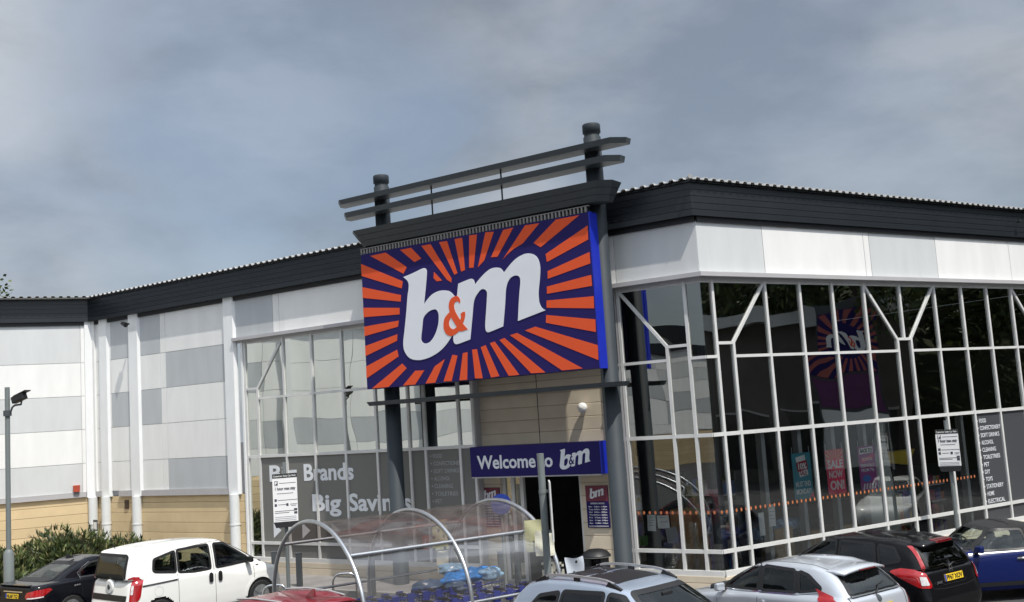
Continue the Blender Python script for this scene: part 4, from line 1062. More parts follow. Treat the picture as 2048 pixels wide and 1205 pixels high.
tag(sheet_grid(F, .10, .42, 1.15, 1.56, -.06, .012, 4).build('card_sheet', M_card2), 'cream card sheet behind the nearest grey post', 'sheet')
zb = lambda i, k: 1 if ((i * 2 + k * 3 + (k * i) % 3) % 5 in (0,)) or ((i - k) % 7 == 2) else 0
F = az_frame(.53, 17.45, 0)
o = tag(sheet_grid(F, -.32, .05, .13, 1.02, 0, .02, 5, 10, 22, stripe=zb).build('zebra_sack', [M_card2, M_black2]), 'white sack with black stripes standing at the far end of the shelter', 'sack')
F = az_frame(.77, 17.66, -25)
o = tag(sheet_grid(F, -.17, .15, .08, 1.04, 0, .035, 6, 10, 22, stripe=lambda i, k: 1 if (i * 3 + k * 5) % 23 == 0 else 0).build('zebra_sack', [mat('sack_grey', (.50, .54, .60), .6), M_black2]), 'grey white sack leaning just right of the shelter far hoop', 'sack')
F = FSH @ Matrix.Translation((3.30, HW - .14, 0))
o = tag(sheet_grid(F, -.19, .14, 1.04, 1.60, 0, .015, 8, 6, 10, stripe=lambda i, k: 1 if (i + k) % 4 == 0 and i % 2 == 0 else 0).build('warning_sheet', [M_card, M_black2]), 'yellow sheet with black leaf marks on the back of the shelter', 'sheet')
o = tag(sheet_grid(F, -.13, .13, .62, 1.02, 0, .012, 9, 6, 8).build('card_sheet', M_card2), 'cream card below the marked yellow sheet on the shelter back', 'sheet')

# ------------------------------------------------------------------ plants
def leaf_mat(name, col, var=.35, tr=.25):
    m = mat(name, col, .55, var=var, vscale=6)
    b = m.node_tree.nodes['Principled BSDF']
    oi = m.node_tree.nodes.new('ShaderNodeNewGeometry')
    return m
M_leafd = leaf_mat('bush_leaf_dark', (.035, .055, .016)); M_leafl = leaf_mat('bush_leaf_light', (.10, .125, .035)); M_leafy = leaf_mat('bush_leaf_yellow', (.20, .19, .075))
M_bark = mat('bark', (.07, .055, .04), .9, var=.3, vscale=12)
def spray(m, p, d, ln, wd, mi, rnd):
    d = d.normalized(); s = d.cross(Vector((rnd.uniform(-1, 1), rnd.uniform(-1, 1), rnd.uniform(-1, 1))))
    if s.length < 1e-3: s = Vector((1, 0, 0))
    s.normalize(); q = p + d * ln * .5 + Vector((0, 0, -ln * .04)); e = p + d * ln
    m.add([p, q + s * wd, e, q - s * wd], [(0, 1, 2, 3)], mi, False)
def bush(cx, cy, parts, n, lab, seed):
    rnd = random.Random(seed)
    o = thing('bush', lab, 'bush', (cx, cy, 0))
    m = MB(); st = MB()
    for (x, y, rx, ry, h, cnt) in parts:
        core = []
        for _ in range(cnt):
            a = rnd.uniform(0, 2 * PI); e = math.acos(rnd.uniform(0.0, 1)); r = rnd.uniform(.55, 1.0) ** .5
            dv = Vector((math.sin(e) * math.cos(a), math.sin(e) * math.sin(a), math.cos(e)))
            lump = 1 + .13 * math.sin(5 * a + 2 * e + x) + .10 * math.sin(9 * a - 4 * e)
            p = Vector((x + dv.x * rx * r * lump, y + dv.y * ry * r * lump, max(.05, dv.z * h * r * lump)))
            g = Vector((dv.x * .8, dv.y * .8, .55 + dv.z)) + Vector((rnd.gauss(0, .45), rnd.gauss(0, .45), rnd.gauss(0, .35)))
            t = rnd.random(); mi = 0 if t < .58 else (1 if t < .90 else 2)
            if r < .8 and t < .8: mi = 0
            for k in range(4):
                g2 = g + Vector((rnd.gauss(0, .5), rnd.gauss(0, .5), rnd.gauss(0, .4)))
                spray(m, p, g2, rnd.uniform(.10, .24), rnd.uniform(.012, .024), mi, rnd)
        for _ in range(cnt // 14):
            a = rnd.uniform(0, 2 * PI); e = rnd.uniform(0, 1.2)
            dv = Vector((math.sin(e) * math.cos(a), math.sin(e) * math.sin(a), math.cos(e)))
            st.tube([(x, y, 0), (x + dv.x * rx * .5, y + dv.y * ry * .5, dv.z * h * .6), (x + dv.x * rx * 1.08, y + dv.y * ry * 1.08, dv.z * h * 1.10)], [.02, .012, .003], 4)
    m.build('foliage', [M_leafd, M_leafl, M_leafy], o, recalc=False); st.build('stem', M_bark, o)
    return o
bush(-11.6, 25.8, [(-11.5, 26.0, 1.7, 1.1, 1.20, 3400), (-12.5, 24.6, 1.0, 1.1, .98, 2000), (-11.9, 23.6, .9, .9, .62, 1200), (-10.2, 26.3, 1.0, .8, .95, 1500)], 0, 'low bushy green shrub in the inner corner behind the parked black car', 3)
M_tl1 = leaf_mat('tree_leaf', (.045, .07, .018)); M_tl2 = leaf_mat('tree_leaf_light', (.09, .12, .03))
def make_tree(lab, group, h=13, cr=4.2, n=5200, seed=1, leaf=.30, nm='broadleaf_tree'):
    rnd = random.Random(seed); o = thing(nm, lab, 'tree', group=group)
    tk = MB(); lv = MB(); ends = []
    tk.tube([(0, 0, 0), (.1, .05, h * .3), (.0, .15, h * .55), (.15, .1, h * .8)], [.32, .25, .17, .05], 9)
    for i in range(14):
        a = i * 2.4 + rnd.uniform(-.4, .4); z = h * rnd.uniform(.28, .72); L = cr * rnd.uniform(.5, .95)
        e = Vector((math.cos(a) * L, math.sin(a) * L, z + h * rnd.uniform(.08, .26)))
        tk.tube([(.05, .1, z), tuple(Vector((.05, .1, z)).lerp(e, .5) + Vector((0, 0, .3))), tuple(e)], [.11, .07, .02], 6); ends.append(e)
    ends += [Vector((0, 0, h * .86)), Vector((.8, .3, h * .78)), Vector((-.8, -.4, h * .80))]
    for _ in range(26):
        a = rnd.uniform(0, 2 * PI); e = math.acos(rnd.uniform(-.7, 1)); r = rnd.uniform(.5, 1)
        ends.append(Vector((cr * r * math.sin(e) * math.cos(a), cr * r * math.sin(e) * math.sin(a), h * .60 + h * .36 * r * math.cos(e))))
    per = n // len(ends)
    for c_ in ends:
        R_ = rnd.uniform(.7, 1.35) * cr / 4
        for _ in range(per):
            d = Vector((rnd.gauss(0, 1), rnd.gauss(0, 1), rnd.gauss(0, .8))); d.normalize(); p = c_ + d * R_ * rnd.uniform(.3, 1) ** .6
            g = d * .6 + Vector((rnd.gauss(0, .6), rnd.gauss(0, .6), rnd.gauss(-.1, .5)))
            spray(lv, p, g, leaf * rnd.uniform(.7, 1.3), leaf * .28, 0 if rnd.random() < .65 else 1, rnd)
    tk.build('trunk', M_bark, o, world=False); lv.build('crown', [M_tl1, M_tl2], o, world=False, recalc=False)
    return o
tl = make_tree('tree crown just rising over the roof at the far left', None, 12, 4.4, 5200, 5, .26)
tl.location = (-26.7, 44, -.45)
# wooded bank across the car park on the right: what the right front glass mirrors
G_bank = 'trees on the bank across the car park'
t0 = make_tree('dark broadleaf tree, on the mirrored right bank or added behind the camera', G_bank, 15, 5.2, 11000, 11, .30)
bank = [(30, 4, 0), (33, 11, 1), (31, 19, 2), (36, 26, 3), (40, 0, 4), (43, 9, 5), (42, 18, 1), (46, 27, 2), (34, -6, 3), (38, 33, 0), (48, 38, 2), (52, 5, 3), (54, 20, 1), (-24, -16, 0), (-15, -19, 2), (-6, -17, 1), (3, -20, 3), (12, -17, 0), (21, -20, 2), (-34, -24, 1), (30, -18, 3), (-1, -28, 0), (-18, -30, 2)]  # trees behind the camera are added, to darken reflections on the car flanks
for i, (x, y, k) in enumerate(bank):
    o = t0 if i == 0 else copy_tree(t0)
    o.location = (x, y, 0); o.rotation_euler = (0, 0, k * 1.1); s = .9 + .1 * ((i * 7) % 4); o.scale = (s, s, s * (1 + .06 * (i % 3)))
bk = MB(); bk.add([(27, -14, 0), (62, -22, 19), (66, 54, 19), (36, 46, 0)], [(0, 1, 2, 3)])
struct(bk.build('grass_bank', mat('bank_undergrowth', (.035, .042, .016), .95, var=.4, vscale=.6)))
# neighbouring unit across the left side, seen only as a reflection in the corner glass
nb = thing('neighbour_store', 'pale clad neighbouring retail unit across the car park', 'store', (-30, 6, 0))
FN = frame(Vector((-33, -14, 0)), Vector((0.1, .995, 0)).normalized(), Vector((.995, -.1, 0)).normalized())
m = MB(FN)
for i, (z0, z1) in enumerate(zip(rows, rows[1:])):
    for j in range(7):
        m.box(j * 4.2 + .01, j * 4.2 + 4.19, -.05, 0, z0 + .01, z1 - .01, (i + j * 2) % 3 if (i + j) % 2 else 0)
m.build('cladding', [M_white, M_pale, M_mid], nb)
MB(FN).box(0, 29.4, -.03, .2, 0, 2.1).build('block_wall', M_blockA, nb)
MB(FN).box(-.3, 29.7, -.3, 0, 6.9, 7.6).build('fascia', M_fascia, nb)
MB(FN).box(0, 29.4, .0, 8, 2.1, 7.3).build('wall', M_mid, nb)

# multi-tenant totem across the car park: the right front glass mirrors it
tx = Vector((26.7, 18.5, 0)); tn = (K + dCr * 3.6 - tx); tn.z = 0; tn.normalize()
FT = frame(tx, Vector((-tn.y, tn.x, 0)), tn)
o = thing('totem_sign', 'tall totem sign with sunburst panel across the car park, mirrored in the glass', 'sign', tuple(tx))
MB(FT).box(-1.3, 1.3, 0, .3, 0, 7.2).build('pylon', M_dgrey, o)
MB(FT).box(-1.25, 1.25, -.03, -.002, 4.3, 6.9).build('upper_panel', M_navy, o)
m = MB(FT)
for k in range(24):
    a0 = 2 * PI * k / 24; a1 = a0 + PI / 24; q = []
    for a, r_ in ((a0, .8), (a1, .8), (a1, 9), (a0, 9)):
        l = min(r_, 1.24 / max(abs(math.cos(a)), 1e-4), 1.28 / max(abs(math.sin(a)), 1e-4)) if r_ > 1 else .75
        q.append((l * math.cos(a), -.034, 5.6 + l * math.sin(a)))
    m.add(q, [(0, 1, 2, 3)])
m.build('sunburst', mat('dull_sunburst', (.34, .085, .075), .6), o)  # duller orange than the rays of the gantry sign
m = MB(FT); logo(m, -.85, .85, 5.15, 6.05, -.05, 0, 1); m.build('logo', [M_let, M_orange], o)
MB(FT).box(-1.25, 1.25, -.03, -.002, 2.9, 4.2).build('middle_panel', mat('totem_plum', (.10, .02, .10), .5), o)
MB(FT).box(-1.25, 1.25, -.03, -.002, .6, 2.8).build('lower_panel', M_pipe, o)

# dark retail unit with a pale fascia across the car park, behind the totem
ou = tx - tn * 2.2
FO = frame(ou, Vector((-tn.y, tn.x, 0)), tn)
o = thing('opposite_store', 'dark retail unit with pale roof edge across the car park, mirrored in the right front', 'store', tuple(ou))
MB(FO).box(-2.5, 11, 0, 8, 0, 6.7).build('wall', mat('opposite_wall', (.11, .10, .088), .7, var=.2, vscale=.8), o)
MB(FO).box(-2.7, 11.2, -.5, 8, 6.7, 7.3).build('fascia', M_pale, o)
for k in range(5):
    q = MB(FO).box(-1.6 + k * 2.5, .2 + k * 2.5, -.03, -.002, .6, 3.0).build('window', mat('opposite_glass', (.02, .024, .026), .15), o)
    MB(FO).box(-1.7 + k * 2.5, .3 + k * 2.5, -.06, -.032, 3.0, 3.1).build('window_head', M_trim, q)
# ------------------------------------------------------------------ cars: stacked plan outlines, windows cut through and glazed
def pchip(t, ys, x):
    return np.interp(x, t, ys)
class Car:
    """levels: dicts xr, xf, w, z=[rear..front at 5 stations], nr, nf (squareness of rear and front corners)"""
    def __init__(s, levels, nu=280, nv=100):
        s.L = levels; k = len(levels)
        s.keys = np.array([[l['xr'], l['xf'], l['w'], l.get('nr', 5), l.get('nf', 4)] + list(l['z']) for l in levels], float)
        s.vk = np.arange(k, dtype=float)
        s.nu, s.nv = nu, nv
        d = [0]
        for a, b in zip(levels, levels[1:]):
            d.append(d[-1] + max(abs(a['z'][2] - b['z'][2]), abs(a['w'] - b['w']), .5 * abs(a['xf'] - b['xf']), .03))
        s.vs = np.interp(np.linspace(0, d[-1], nv), d, s.vk)
    def par(s, v):
        # softened interpolation (Catmull-Rom limited) between levels
        v = np.clip(np.asarray(v, float), 0, len(s.L) - 1); i = np.minimum(v.astype(int), len(s.L) - 2); f = (v - i)[..., None]
        P = s.keys; n = len(P)
        p0 = P[np.maximum(i - 1, 0)]; p1 = P[i]; p2 = P[i + 1]; p3 = P[np.minimum(i + 2, n - 1)]
        m1 = (p2 - p0) / 2; m2 = (p3 - p1) / 2; d = p2 - p1
        lim = lambda m: np.where(m * d <= 0, 0, np.sign(d) * np.minimum(np.abs(m), 1.6 * np.abs(d)))
        m1 = lim(m1); m2 = lim(m2)
        f2 = f * f; f3 = f2 * f
        return (2 * f3 - 3 * f2 + 1) * p1 + (f3 - 2 * f2 + f) * m1 + (-2 * f3 + 3 * f2) * p2 + (f3 - f2) * m2
    def S(s, u, v):
        """u in [0,1): 0 = nose centre, .25 = left side, .5 = tail centre"""
        u = np.asarray(u, float); q = s.par(v)
        th = 2 * PI * u; c = np.cos(th); sn = np.sin(th)
        xr, xf, w, nr, nf = (q[..., j] for j in range(5))
        xc = (xr + xf) / 2; a = (xf - xr) / 2
        n = np.where(c < 0, nr, nf)
        r = (np.abs(c) ** n + np.abs(sn) ** n) ** (-1 / n); x = xc + a * r * c; y = w * r * sn
        t = (x - xr) / np.maximum(xf - xr, 1e-6) * 4
        i = np.clip(t.astype(int), 0, 3); f = t - i
        f = f * f * (3 - 2 * f) * .5 + f * .5
        zz = q[..., 5:]
        z0 = np.take_along_axis(zz, i[..., None], -1)[..., 0]; z1 = np.take_along_axis(zz, (i + 1)[..., None], -1)[..., 0]
        return np.stack([x, y, z0 + (z1 - z0) * f], -1)
    def grid(s):
        # even spacing along the outline: more samples where the superellipse turns quickly
        tt = np.linspace(0, 1, 4001); p = s.S(tt, np.full(4001, 3.0)); d = np.r_[0, np.cumsum(np.linalg.norm(np.diff(p[:, :2], axis=0), axis=1))]
        s.us = np.interp(np.linspace(0, d[-1], s.nu + 1)[:-1], d, tt)
        U, V = np.meshgrid(s.us, s.vs); return s.S(U, V)
    def sample(s):
        if not hasattr(s, 'cu'):
            tt = np.linspace(0, 1, 4001); p = s.S(tt, np.full(4001, 3.0)); d = np.r_[0, np.cumsum(np.linalg.norm(np.diff(p[:, :2], axis=0), axis=1))]
            s.cu = np.interp(np.linspace(0, d[-1], 901)[:-1], d, tt); s.cv = np.linspace(0, len(s.L) - 1.02, 260)
            U, V = np.meshgrid(s.cu, s.cv); s.cP = s.S(U, V); s.cU, s.cV = U, V
            e = 1e-3
            du = s.S(U + e, V) - s.S(U - e, V); dv = s.S(U, np.minimum(V + e, len(s.L) - 1)) - s.S(U, V - e)
            nrm = np.cross(du, dv); l = np.linalg.norm(nrm, axis=-1, keepdims=True); s.cN = nrm / np.maximum(l, 1e-9)
    def wrap(s, pts):
        """(a, z): a runs from the left rear corner, forward along the flank (+) or across the tail (-)"""
        s.sample(); P = s.cP; jc = int(np.argmin(np.abs(s.cu - .375)))
        seg = np.linalg.norm(np.diff(P[:, :, :2], axis=1), axis=2); arc = np.concatenate([np.zeros((len(P), 1)), np.cumsum(seg, 1)], 1)
        arc = arc[:, jc:jc + 1] - arc                      # + towards the flank
        lo = int(np.searchsorted(s.cv, 1.6)); hi = int(np.searchsorted(s.cv, 8.5)); out = []; nn = []
        for a, z in pts:
            i = (lo + hi) // 2
            for _ in range(4):
                j = int(np.argmin(np.abs(arc[i] - a))); col = P[lo:hi, j, 2]; i = lo + int(np.argmin(np.abs(col - z)))
            def at(j):
                col = P[lo:hi, j, 2]; return np.array([np.interp(z, col, P[lo:hi, j, k]) for k in range(3)])
            j2 = j + 1 if arc[i, j] > a else j - 1
            f = (a - arc[i, j]) / (arc[i, j2] - arc[i, j] + 1e-9); f = min(max(f, 0), 1)
            out.append(at(j) * (1 - f) + at(j2) * f); nn.append(s.cN[i, j])
        return np.array(out), np.array(nn)
    def find(s, pts, view, vmin=0, vmax=99):
        if view in ('WL', 'WR'):
            p, n_ = s.wrap(pts)
            if view == 'WR': p = p * np.array([1, -1, 1]); n_ = n_ * np.array([1, -1, 1])
            return p, n_
        """pts (n,2): (x,z) for view L/R, (y,z) for 'B'ack / 'F'ront, (x,y) for 'T'op -> surface points and normals"""
        s.sample(); P = s.cP; U, V = s.cU, s.cV
        msk = (V >= vmin) & (V <= vmax)
        nx, ny = s.cN[..., 0], s.cN[..., 1]
        if view == 'L': msk &= (P[..., 1] > .0) & (ny > .22); A = P[..., [0, 2]]
        elif view == 'R': msk &= (P[..., 1] < .0) & (ny < -.22); A = P[..., [0, 2]]
        elif view == 'B': msk &= (np.cos(2 * PI * U) < -.3) & (nx < -.22); A = P[..., [1, 2]]
        elif view == 'F': msk &= (np.cos(2 * PI * U) > .3) & (nx > .15); A = P[..., [1, 2]]
        else: A = P[..., [0, 1]]
        idx = np.argwhere(msk); AA = A[msk]; out = []; nn = []
        for p in pts:
            k = np.argmin(((AA - p) ** 2).sum(1)); i, j = idx[k]
            u, v = U[i, j], V[i, j]; sel = {'L': (0, 2), 'R': (0, 2), 'B': (1, 2), 'F': (1, 2), 'T': (0, 1)}[view]
            for _ in range(3):
                e = 1e-4; q = s.S(u, np.float64(v)); q = q[list(sel)]
                J = np.stack([(s.S(u + e, np.float64(v))[list(sel)] - q) / e, (s.S(u, np.float64(v + e))[list(sel)] - q) / e], 1)
                r = np.array(p) - q
                try: st = np.linalg.solve(J.T @ J + 1e-6 * np.eye(2), J.T @ r)
                except Exception: break
                st = np.clip(st, [-.004, -.06], [.004, .06]); u += st[0]; v = min(max(v + st[1], 0), len(s.L) - 1.02)
            out.append(s.S(u, np.float64(v))); nn.append(s.cN[i, j])
        return np.array(out), np.array(nn)

def in_poly(x, y, poly):
    r = np.zeros(x.shape, bool); n = len(poly)
    for i in range(n):
        (xa, ya), (xb, yb) = poly[i], poly[(i + 1) % n]
        c = ((ya > y) != (yb > y)) & (x < (xb - xa) * (y - ya) / (yb - ya + 1e-12) + xa)
        r ^= c
    return r
def inset(poly, d):
    n = len(poly); o = []
    A = sum(poly[i][0] * poly[(i + 1) % n][1] - poly[(i + 1) % n][0] * poly[i][1] for i in range(n)); sg_ = 1 if A > 0 else -1
    for i in range(n):
        p, q, r = (Vector(poly[i - 1]), Vector(poly[i]), Vector(poly[(i + 1) % n]))
        e1 = (q - p).normalized(); e2 = (r - q).normalized(); n1 = Vector((-e1.y, e1.x)) * sg_; n2 = Vector((-e2.y, e2.x)) * sg_
        b = n1 + n2
        if b.length < 1e-4: b = n1
        b.normalize(); k = max(b.dot(n1), .35); o.append(tuple(q + b * (d / k)))
    return o
def rounded(poly, r=.05, k=4):
    o = []; n = len(poly)
    for i in range(n):
        p, q, s_ = Vector(poly[i - 1]), Vector(poly[i]), Vector(poly[(i + 1) % n])
        a = min(r, (p - q).length * .45); b = min(r, (s_ - q).length * .45); A = q + (p - q).normalized() * a; B = q + (s_ - q).normalized() * b
        for t in range(k + 1):
            f = t / k; o.append(tuple(A * (1 - f) ** 2 + q * 2 * f * (1 - f) + B * f * f))
    return o
def densify(poly, d=.06):
    o = []; n = len(poly)
    for i in range(n):
        a = Vector(poly[i]); b = Vector(poly[(i + 1) % n]); k = max(1, int((b - a).length / d))
        o += [tuple(a.lerp(b, t / k)) for t in range(k)]
    return o

class CarBuild:
    def __init__(s, name, levels, label, x, y, heading, body, group=None, cat='car'):
        a = math.atan2(math.cos(math.radians(heading)), math.sin(math.radians(heading)))
        s.root = thing(name, label, cat, (x, y, 0), a, group); s.c = Car(levels); s.body_m = body; s.holes = []
    def patch(s, name, view, poly, m, off=.004, step=.09, parent=None, smooth=True, vmin=0, vmax=99, rnd=0):
        """a skin piece following the body surface"""
        if rnd: poly = rounded(poly, rnd)
        bm = bmesh.new(); vs = [bm.verts.new((p[0], p[1], 0)) for p in densify(poly, step)]
        bm.faces.new(vs); xs = [p[0] for p in poly]; ys = [p[1] for p in poly]
        for ax, lo, hi in ((0, min(xs), max(xs)), (1, min(ys), max(ys))):
            k = int((hi - lo) / step)
            for i in range(1, k + 1):
                co = [0, 0, 0]; no = [0, 0, 0]; co[ax] = lo + (hi - lo) * i / (k + 1); no[ax] = 1
                bmesh.ops.bisect_plane(bm, geom=bm.verts[:] + bm.edges[:] + bm.faces[:], plane_co=co, plane_no=no)
        bmesh.ops.triangulate(bm, faces=[f for f in bm.faces if len(f.verts) > 4])
        bm.verts.ensure_lookup_table(); pts = np.array([(v.co.x, v.co.y) for v in bm.verts])
        P, Nn = s.c.find(pts, view, vmin, vmax)
        for v, p, n_ in zip(bm.verts, P, Nn): v.co = Vector(p) + Vector(n_) * off
        # orient outward
        me = bpy.data.meshes.new(name); bmesh.ops.recalc_face_normals(bm, faces=bm.faces)
        nav = Vector(Nn.mean(0)); sm = sum((f.normal * f.calc_area() for f in bm.faces), Vector())
        if sm.dot(nav) < 0: bmesh.ops.reverse_faces(bm, faces=bm.faces)
        for f in bm.faces: f.smooth = smooth
        bm.to_mesh(me); bm.free(); me.materials.append(m)
        o = bpy.data.objects.new(name, me); COL.objects.link(o); o.parent = parent or s.root; return o
    def line(s, name, view, pts, m, w_=.008, off=.002, closed=False, parent=None, vmin=0, vmax=99, inner=None, thick=None):
        """strip along a path lying on the body"""
        p = [Vector(q) for q in pts]; n = len(p); L_, R_ = [], []
        for i in range(n):
            a = p[i - 1] if (i or closed) else p[i]; b = p[(i + 1) % n] if (i < n - 1 or closed) else p[i]
            d = (b - a).normalized(); nn = Vector((-d.y, d.x)); L_.append(p[i] + nn * w_ / 2); R_.append(p[i] - nn * w_ / 2)
        P, Nn = s.c.find(np.array([tuple(q) for q in L_ + R_]), view, vmin, vmax)
        V = [Vector(a) + Vector(b) * off for a, b in zip(P, Nn)]
        mb = MB(); mb.add(V, [(i, (i + 1) % n, n + (i + 1) % n, n + i) for i in range(n if closed else n - 1)], 0, True)
        return mb.build(name, m, parent or s.root, world=False, recalc=False)
    def window(s, name, view, poly, glass, rnd=.05, vmin=0, vmax=99, frame=.022, fm=None):
        poly = rounded(poly, rnd); s.holes.append((view, inset(poly, .004), vmin, vmax))
        g = s.patch(name, view, poly, glass, .002, .10, vmin=vmin, vmax=vmax)
        s.line('window_seal', view, densify(poly, .07), fm or M_rubber, frame * 2, .006, True, g, vmin, vmax)
        return g
    def body(s, arches=()):
        P = s.c.grid(); nv, nu = P.shape[:2]
        V = P.reshape(-1, 3); F = []
        i, j = np.meshgrid(np.arange(nv - 1), np.arange(nu), indexing='ij'); j2 = (j + 1) % nu
        Q = np.stack([i * nu + j, i * nu + j2, (i + 1) * nu + j2, (i + 1) * nu + j], -1).reshape(-1, 4)
        C = V[Q].mean(1); vm = ((s.c.vs[:-1] + s.c.vs[1:]) / 2)[i].reshape(-1); um = s.c.us[j].reshape(-1); cs = np.cos(2 * PI * um)
        kill = np.zeros(len(Q), bool)
        for view, poly, vmin, vmax in s.holes:
            a, b = {'L': (C[:, 0], C[:, 2]), 'R': (C[:, 0], C[:, 2]), 'B': (C[:, 1], C[:, 2]), 'F': (C[:, 1], C[:, 2]), 'T': (C[:, 0], C[:, 1])}[view]
            sel = {'L': C[:, 1] > .1, 'R': C[:, 1] < -.1, 'B': cs < -.02, 'F': cs > .02, 'T': np.ones(len(C), bool)}[view]
            kill |= in_poly(a, b, poly) & sel & (vm >= vmin) & (vm <= vmax)
        for x, r in arches:
            kill |= ((C[:, 0] - x) ** 2 + (C[:, 2] - .31) ** 2 < r * r) & (np.abs(C[:, 1]) > .45)
        Q = Q[~kill]
        me = bpy.data.meshes.new('body'); me.from_pydata([tuple(v) for v in V], [], [tuple(q) for q in Q])
        me.polygons.foreach_set('use_smooth', [True] * len(Q)); me.materials.append(s.body_m)
        bm = bmesh.new(); bm.from_mesh(me); bmesh.ops.delete(bm, geom=[v for v in bm.verts if not v.link_faces], context='VERTS')
        bm.to_mesh(me); bm.free(); me.update()
        o = bpy.data.objects.new('body', me); COL.objects.link(o); o.parent = s.root
        return o
    def wheels(s, xs, yw, r=.31):
        for x in xs:
            for sd in (-1, 1):
                w_ = MB(); y0, y1 = sd * (yw - .20), sd * yw
                w_.tube([(x, y0, r), (x, y0 + sd * .02, r), (x, y1 - sd * .03, r), (x, y1, r)], [r * .9, r, r, r * .92], 28)
                wo = w_.build('wheel', M_tyre, s.root, world=False)
                rm = MB(); rm.tube([(x, y1 - sd * .02, r), (x, y1 + sd * .004, r)], [r * .70, r * .66], 28)
                for k in range(5):
                    a = k * 2 * PI / 5; rm.obox((x + .03 * math.cos(a), y1 + sd * .012, r + .03 * math.sin(a)), (x + r * .66 * math.cos(a), y1 + sd * .006, r + r * .66 * math.sin(a)), .02, .05, up=(-math.sin(a), 0, math.cos(a)))
                rm.build('rim', M_rim, wo, world=False)
        for x in xs:
            MB().tube([(x, -yw + .02, .31), (x, yw - .02, .31)], .37, 22).build('wheel_housing', M_rubber, s.root, world=False)
    def cabin(s, x_front, x_rear, w_, z0, seat_top, dash_x, dash_z, mt=None):
        mt = mt or M_cabin
        for xx in (x_front, x_rear):
            for yy in (-.36, .36):
                t = MB(); t.box(xx - .08, xx + .48, yy - .25, yy + .25, z0 - .18, z0)
                t.hexa([(xx - .10, yy - .24, z0 - .05), (xx + .06, yy - .24, z0 - .05), (xx + .06, yy + .24, z0 - .05), (xx - .10, yy + .24, z0 - .05),
                        (xx - .26, yy - .20, seat_top - .20), (xx - .16, yy - .20, seat_top - .20), (xx - .16, yy + .20, seat_top - .20), (xx - .26, yy + .20, seat_top - .20)])
                so_ = t.build('seat', mt, s.root, world=False, bevel=.04)
                MB().box(xx - .29, xx - .19, yy - .13, yy + .13, seat_top - .17, seat_top).build('headrest', mt, so_, world=False, bevel=.03)
        MB().box(dash_x - .28, dash_x + .3, -w_ + .12, w_ - .12, dash_z - .3, dash_z).build('dashboard', M_cabin, s.root, world=False, bevel=.05)
        c_ = Vector((dash_x - .36, -.36, dash_z - .05)); t = MB()
        ring_ = [c_ + Vector((.08 * math.sin(a), .18 * math.cos(a), .18 * math.sin(a) * 1.0)) for a in np.linspace(0, 2 * PI, 25)]
        t.tube(ring_, .014, 8, cap=False); t.obox(c_ + Vector((.0, -.16, 0)), c_ + Vector((0, .16, 0)), .03, .05); t.build('steering_wheel', M_cabin, s.root, world=False)
        MB().box(x_rear - .6, dash_x + .3, -w_ + .1, w_ - .1, .30, .42).build('cabin_floor', M_cabin, s.root, world=False)
    def plate(s, yc, z, txt, view='B', m=M_yellow, wd=.52, ht=.111, blue=True):
        P, Nn = s.c.find(np.array([(yc, z)]), view); p = Vector(P[0]); n_ = Vector(Nn[0]); n_.y = 0; n_.z *= .6; n_.normalize()
        sd_ = Vector((0, -1 if n_.x < 0 else 1, 0)); up = sd_.cross(-n_) * -1
        if up.z < 0: up = -up
        F = Matrix.Identity(4)
        for i in range(3): F[i][0] = sd_[i]; F[i][1] = -n_[i]; F[i][2] = up[i]; F[i][3] = p[i] + n_[i] * .02
        o = MB(F).box(-wd / 2, wd / 2, 0, .012, -ht / 2, ht / 2).build('number_plate', m, s.root, world=False)
        if txt:
            t = MB(F); text(t, txt, -wd * .40, wd * .46, -.037, .074, -.002, .022); t.build('plate_lettering', M_black2, o, world=False)
        if blue: MB(F).box(-wd / 2, -wd / 2 + .04, -.002, 0, -ht / 2, ht / 2).build('plate_band', mat('plate_blue', (.02, .06, .35), .5), o, world=False)
        return o
    def mirror(s, x, y, z, m):
        sd = 1 if y > 0 else -1
        t = MB(); t.hexa([(x - .06, y, z - .07), (x + .08, y, z - .06), (x + .04, y + sd * .2, z - .05), (x - .06, y + sd * .2, z - .06), (x - .06, y, z + .07), (x + .05, y, z + .06), (x + .02, y + sd * .19, z + .07), (x - .06, y + sd * .2, z + .08)])
        o = t.build('wing_mirror', m, s.root, world=False, bevel=.03); MB().obox((x, y - sd * .1, z - .07), (x, y + sd * .03, z - .05), .06, .03).build('mirror_arm', M_black2, o, world=False)
    def fin(s, x, z, m, k=1):
        t = MB(); t.hexa([(x - .10, -.028, z - .02), (x + .12, -.03, z - .02), (x + .12, .03, z - .02), (x - .10, .028, z - .02), (x - .095, -.006, z + .075 * k), (x - .04, -.008, z + .07 * k), (x - .04, .008, z + .07 * k), (x - .095, .006, z + .075 * k)])
        return t.build('roof_antenna', m, s.root, world=False, bevel=.008)

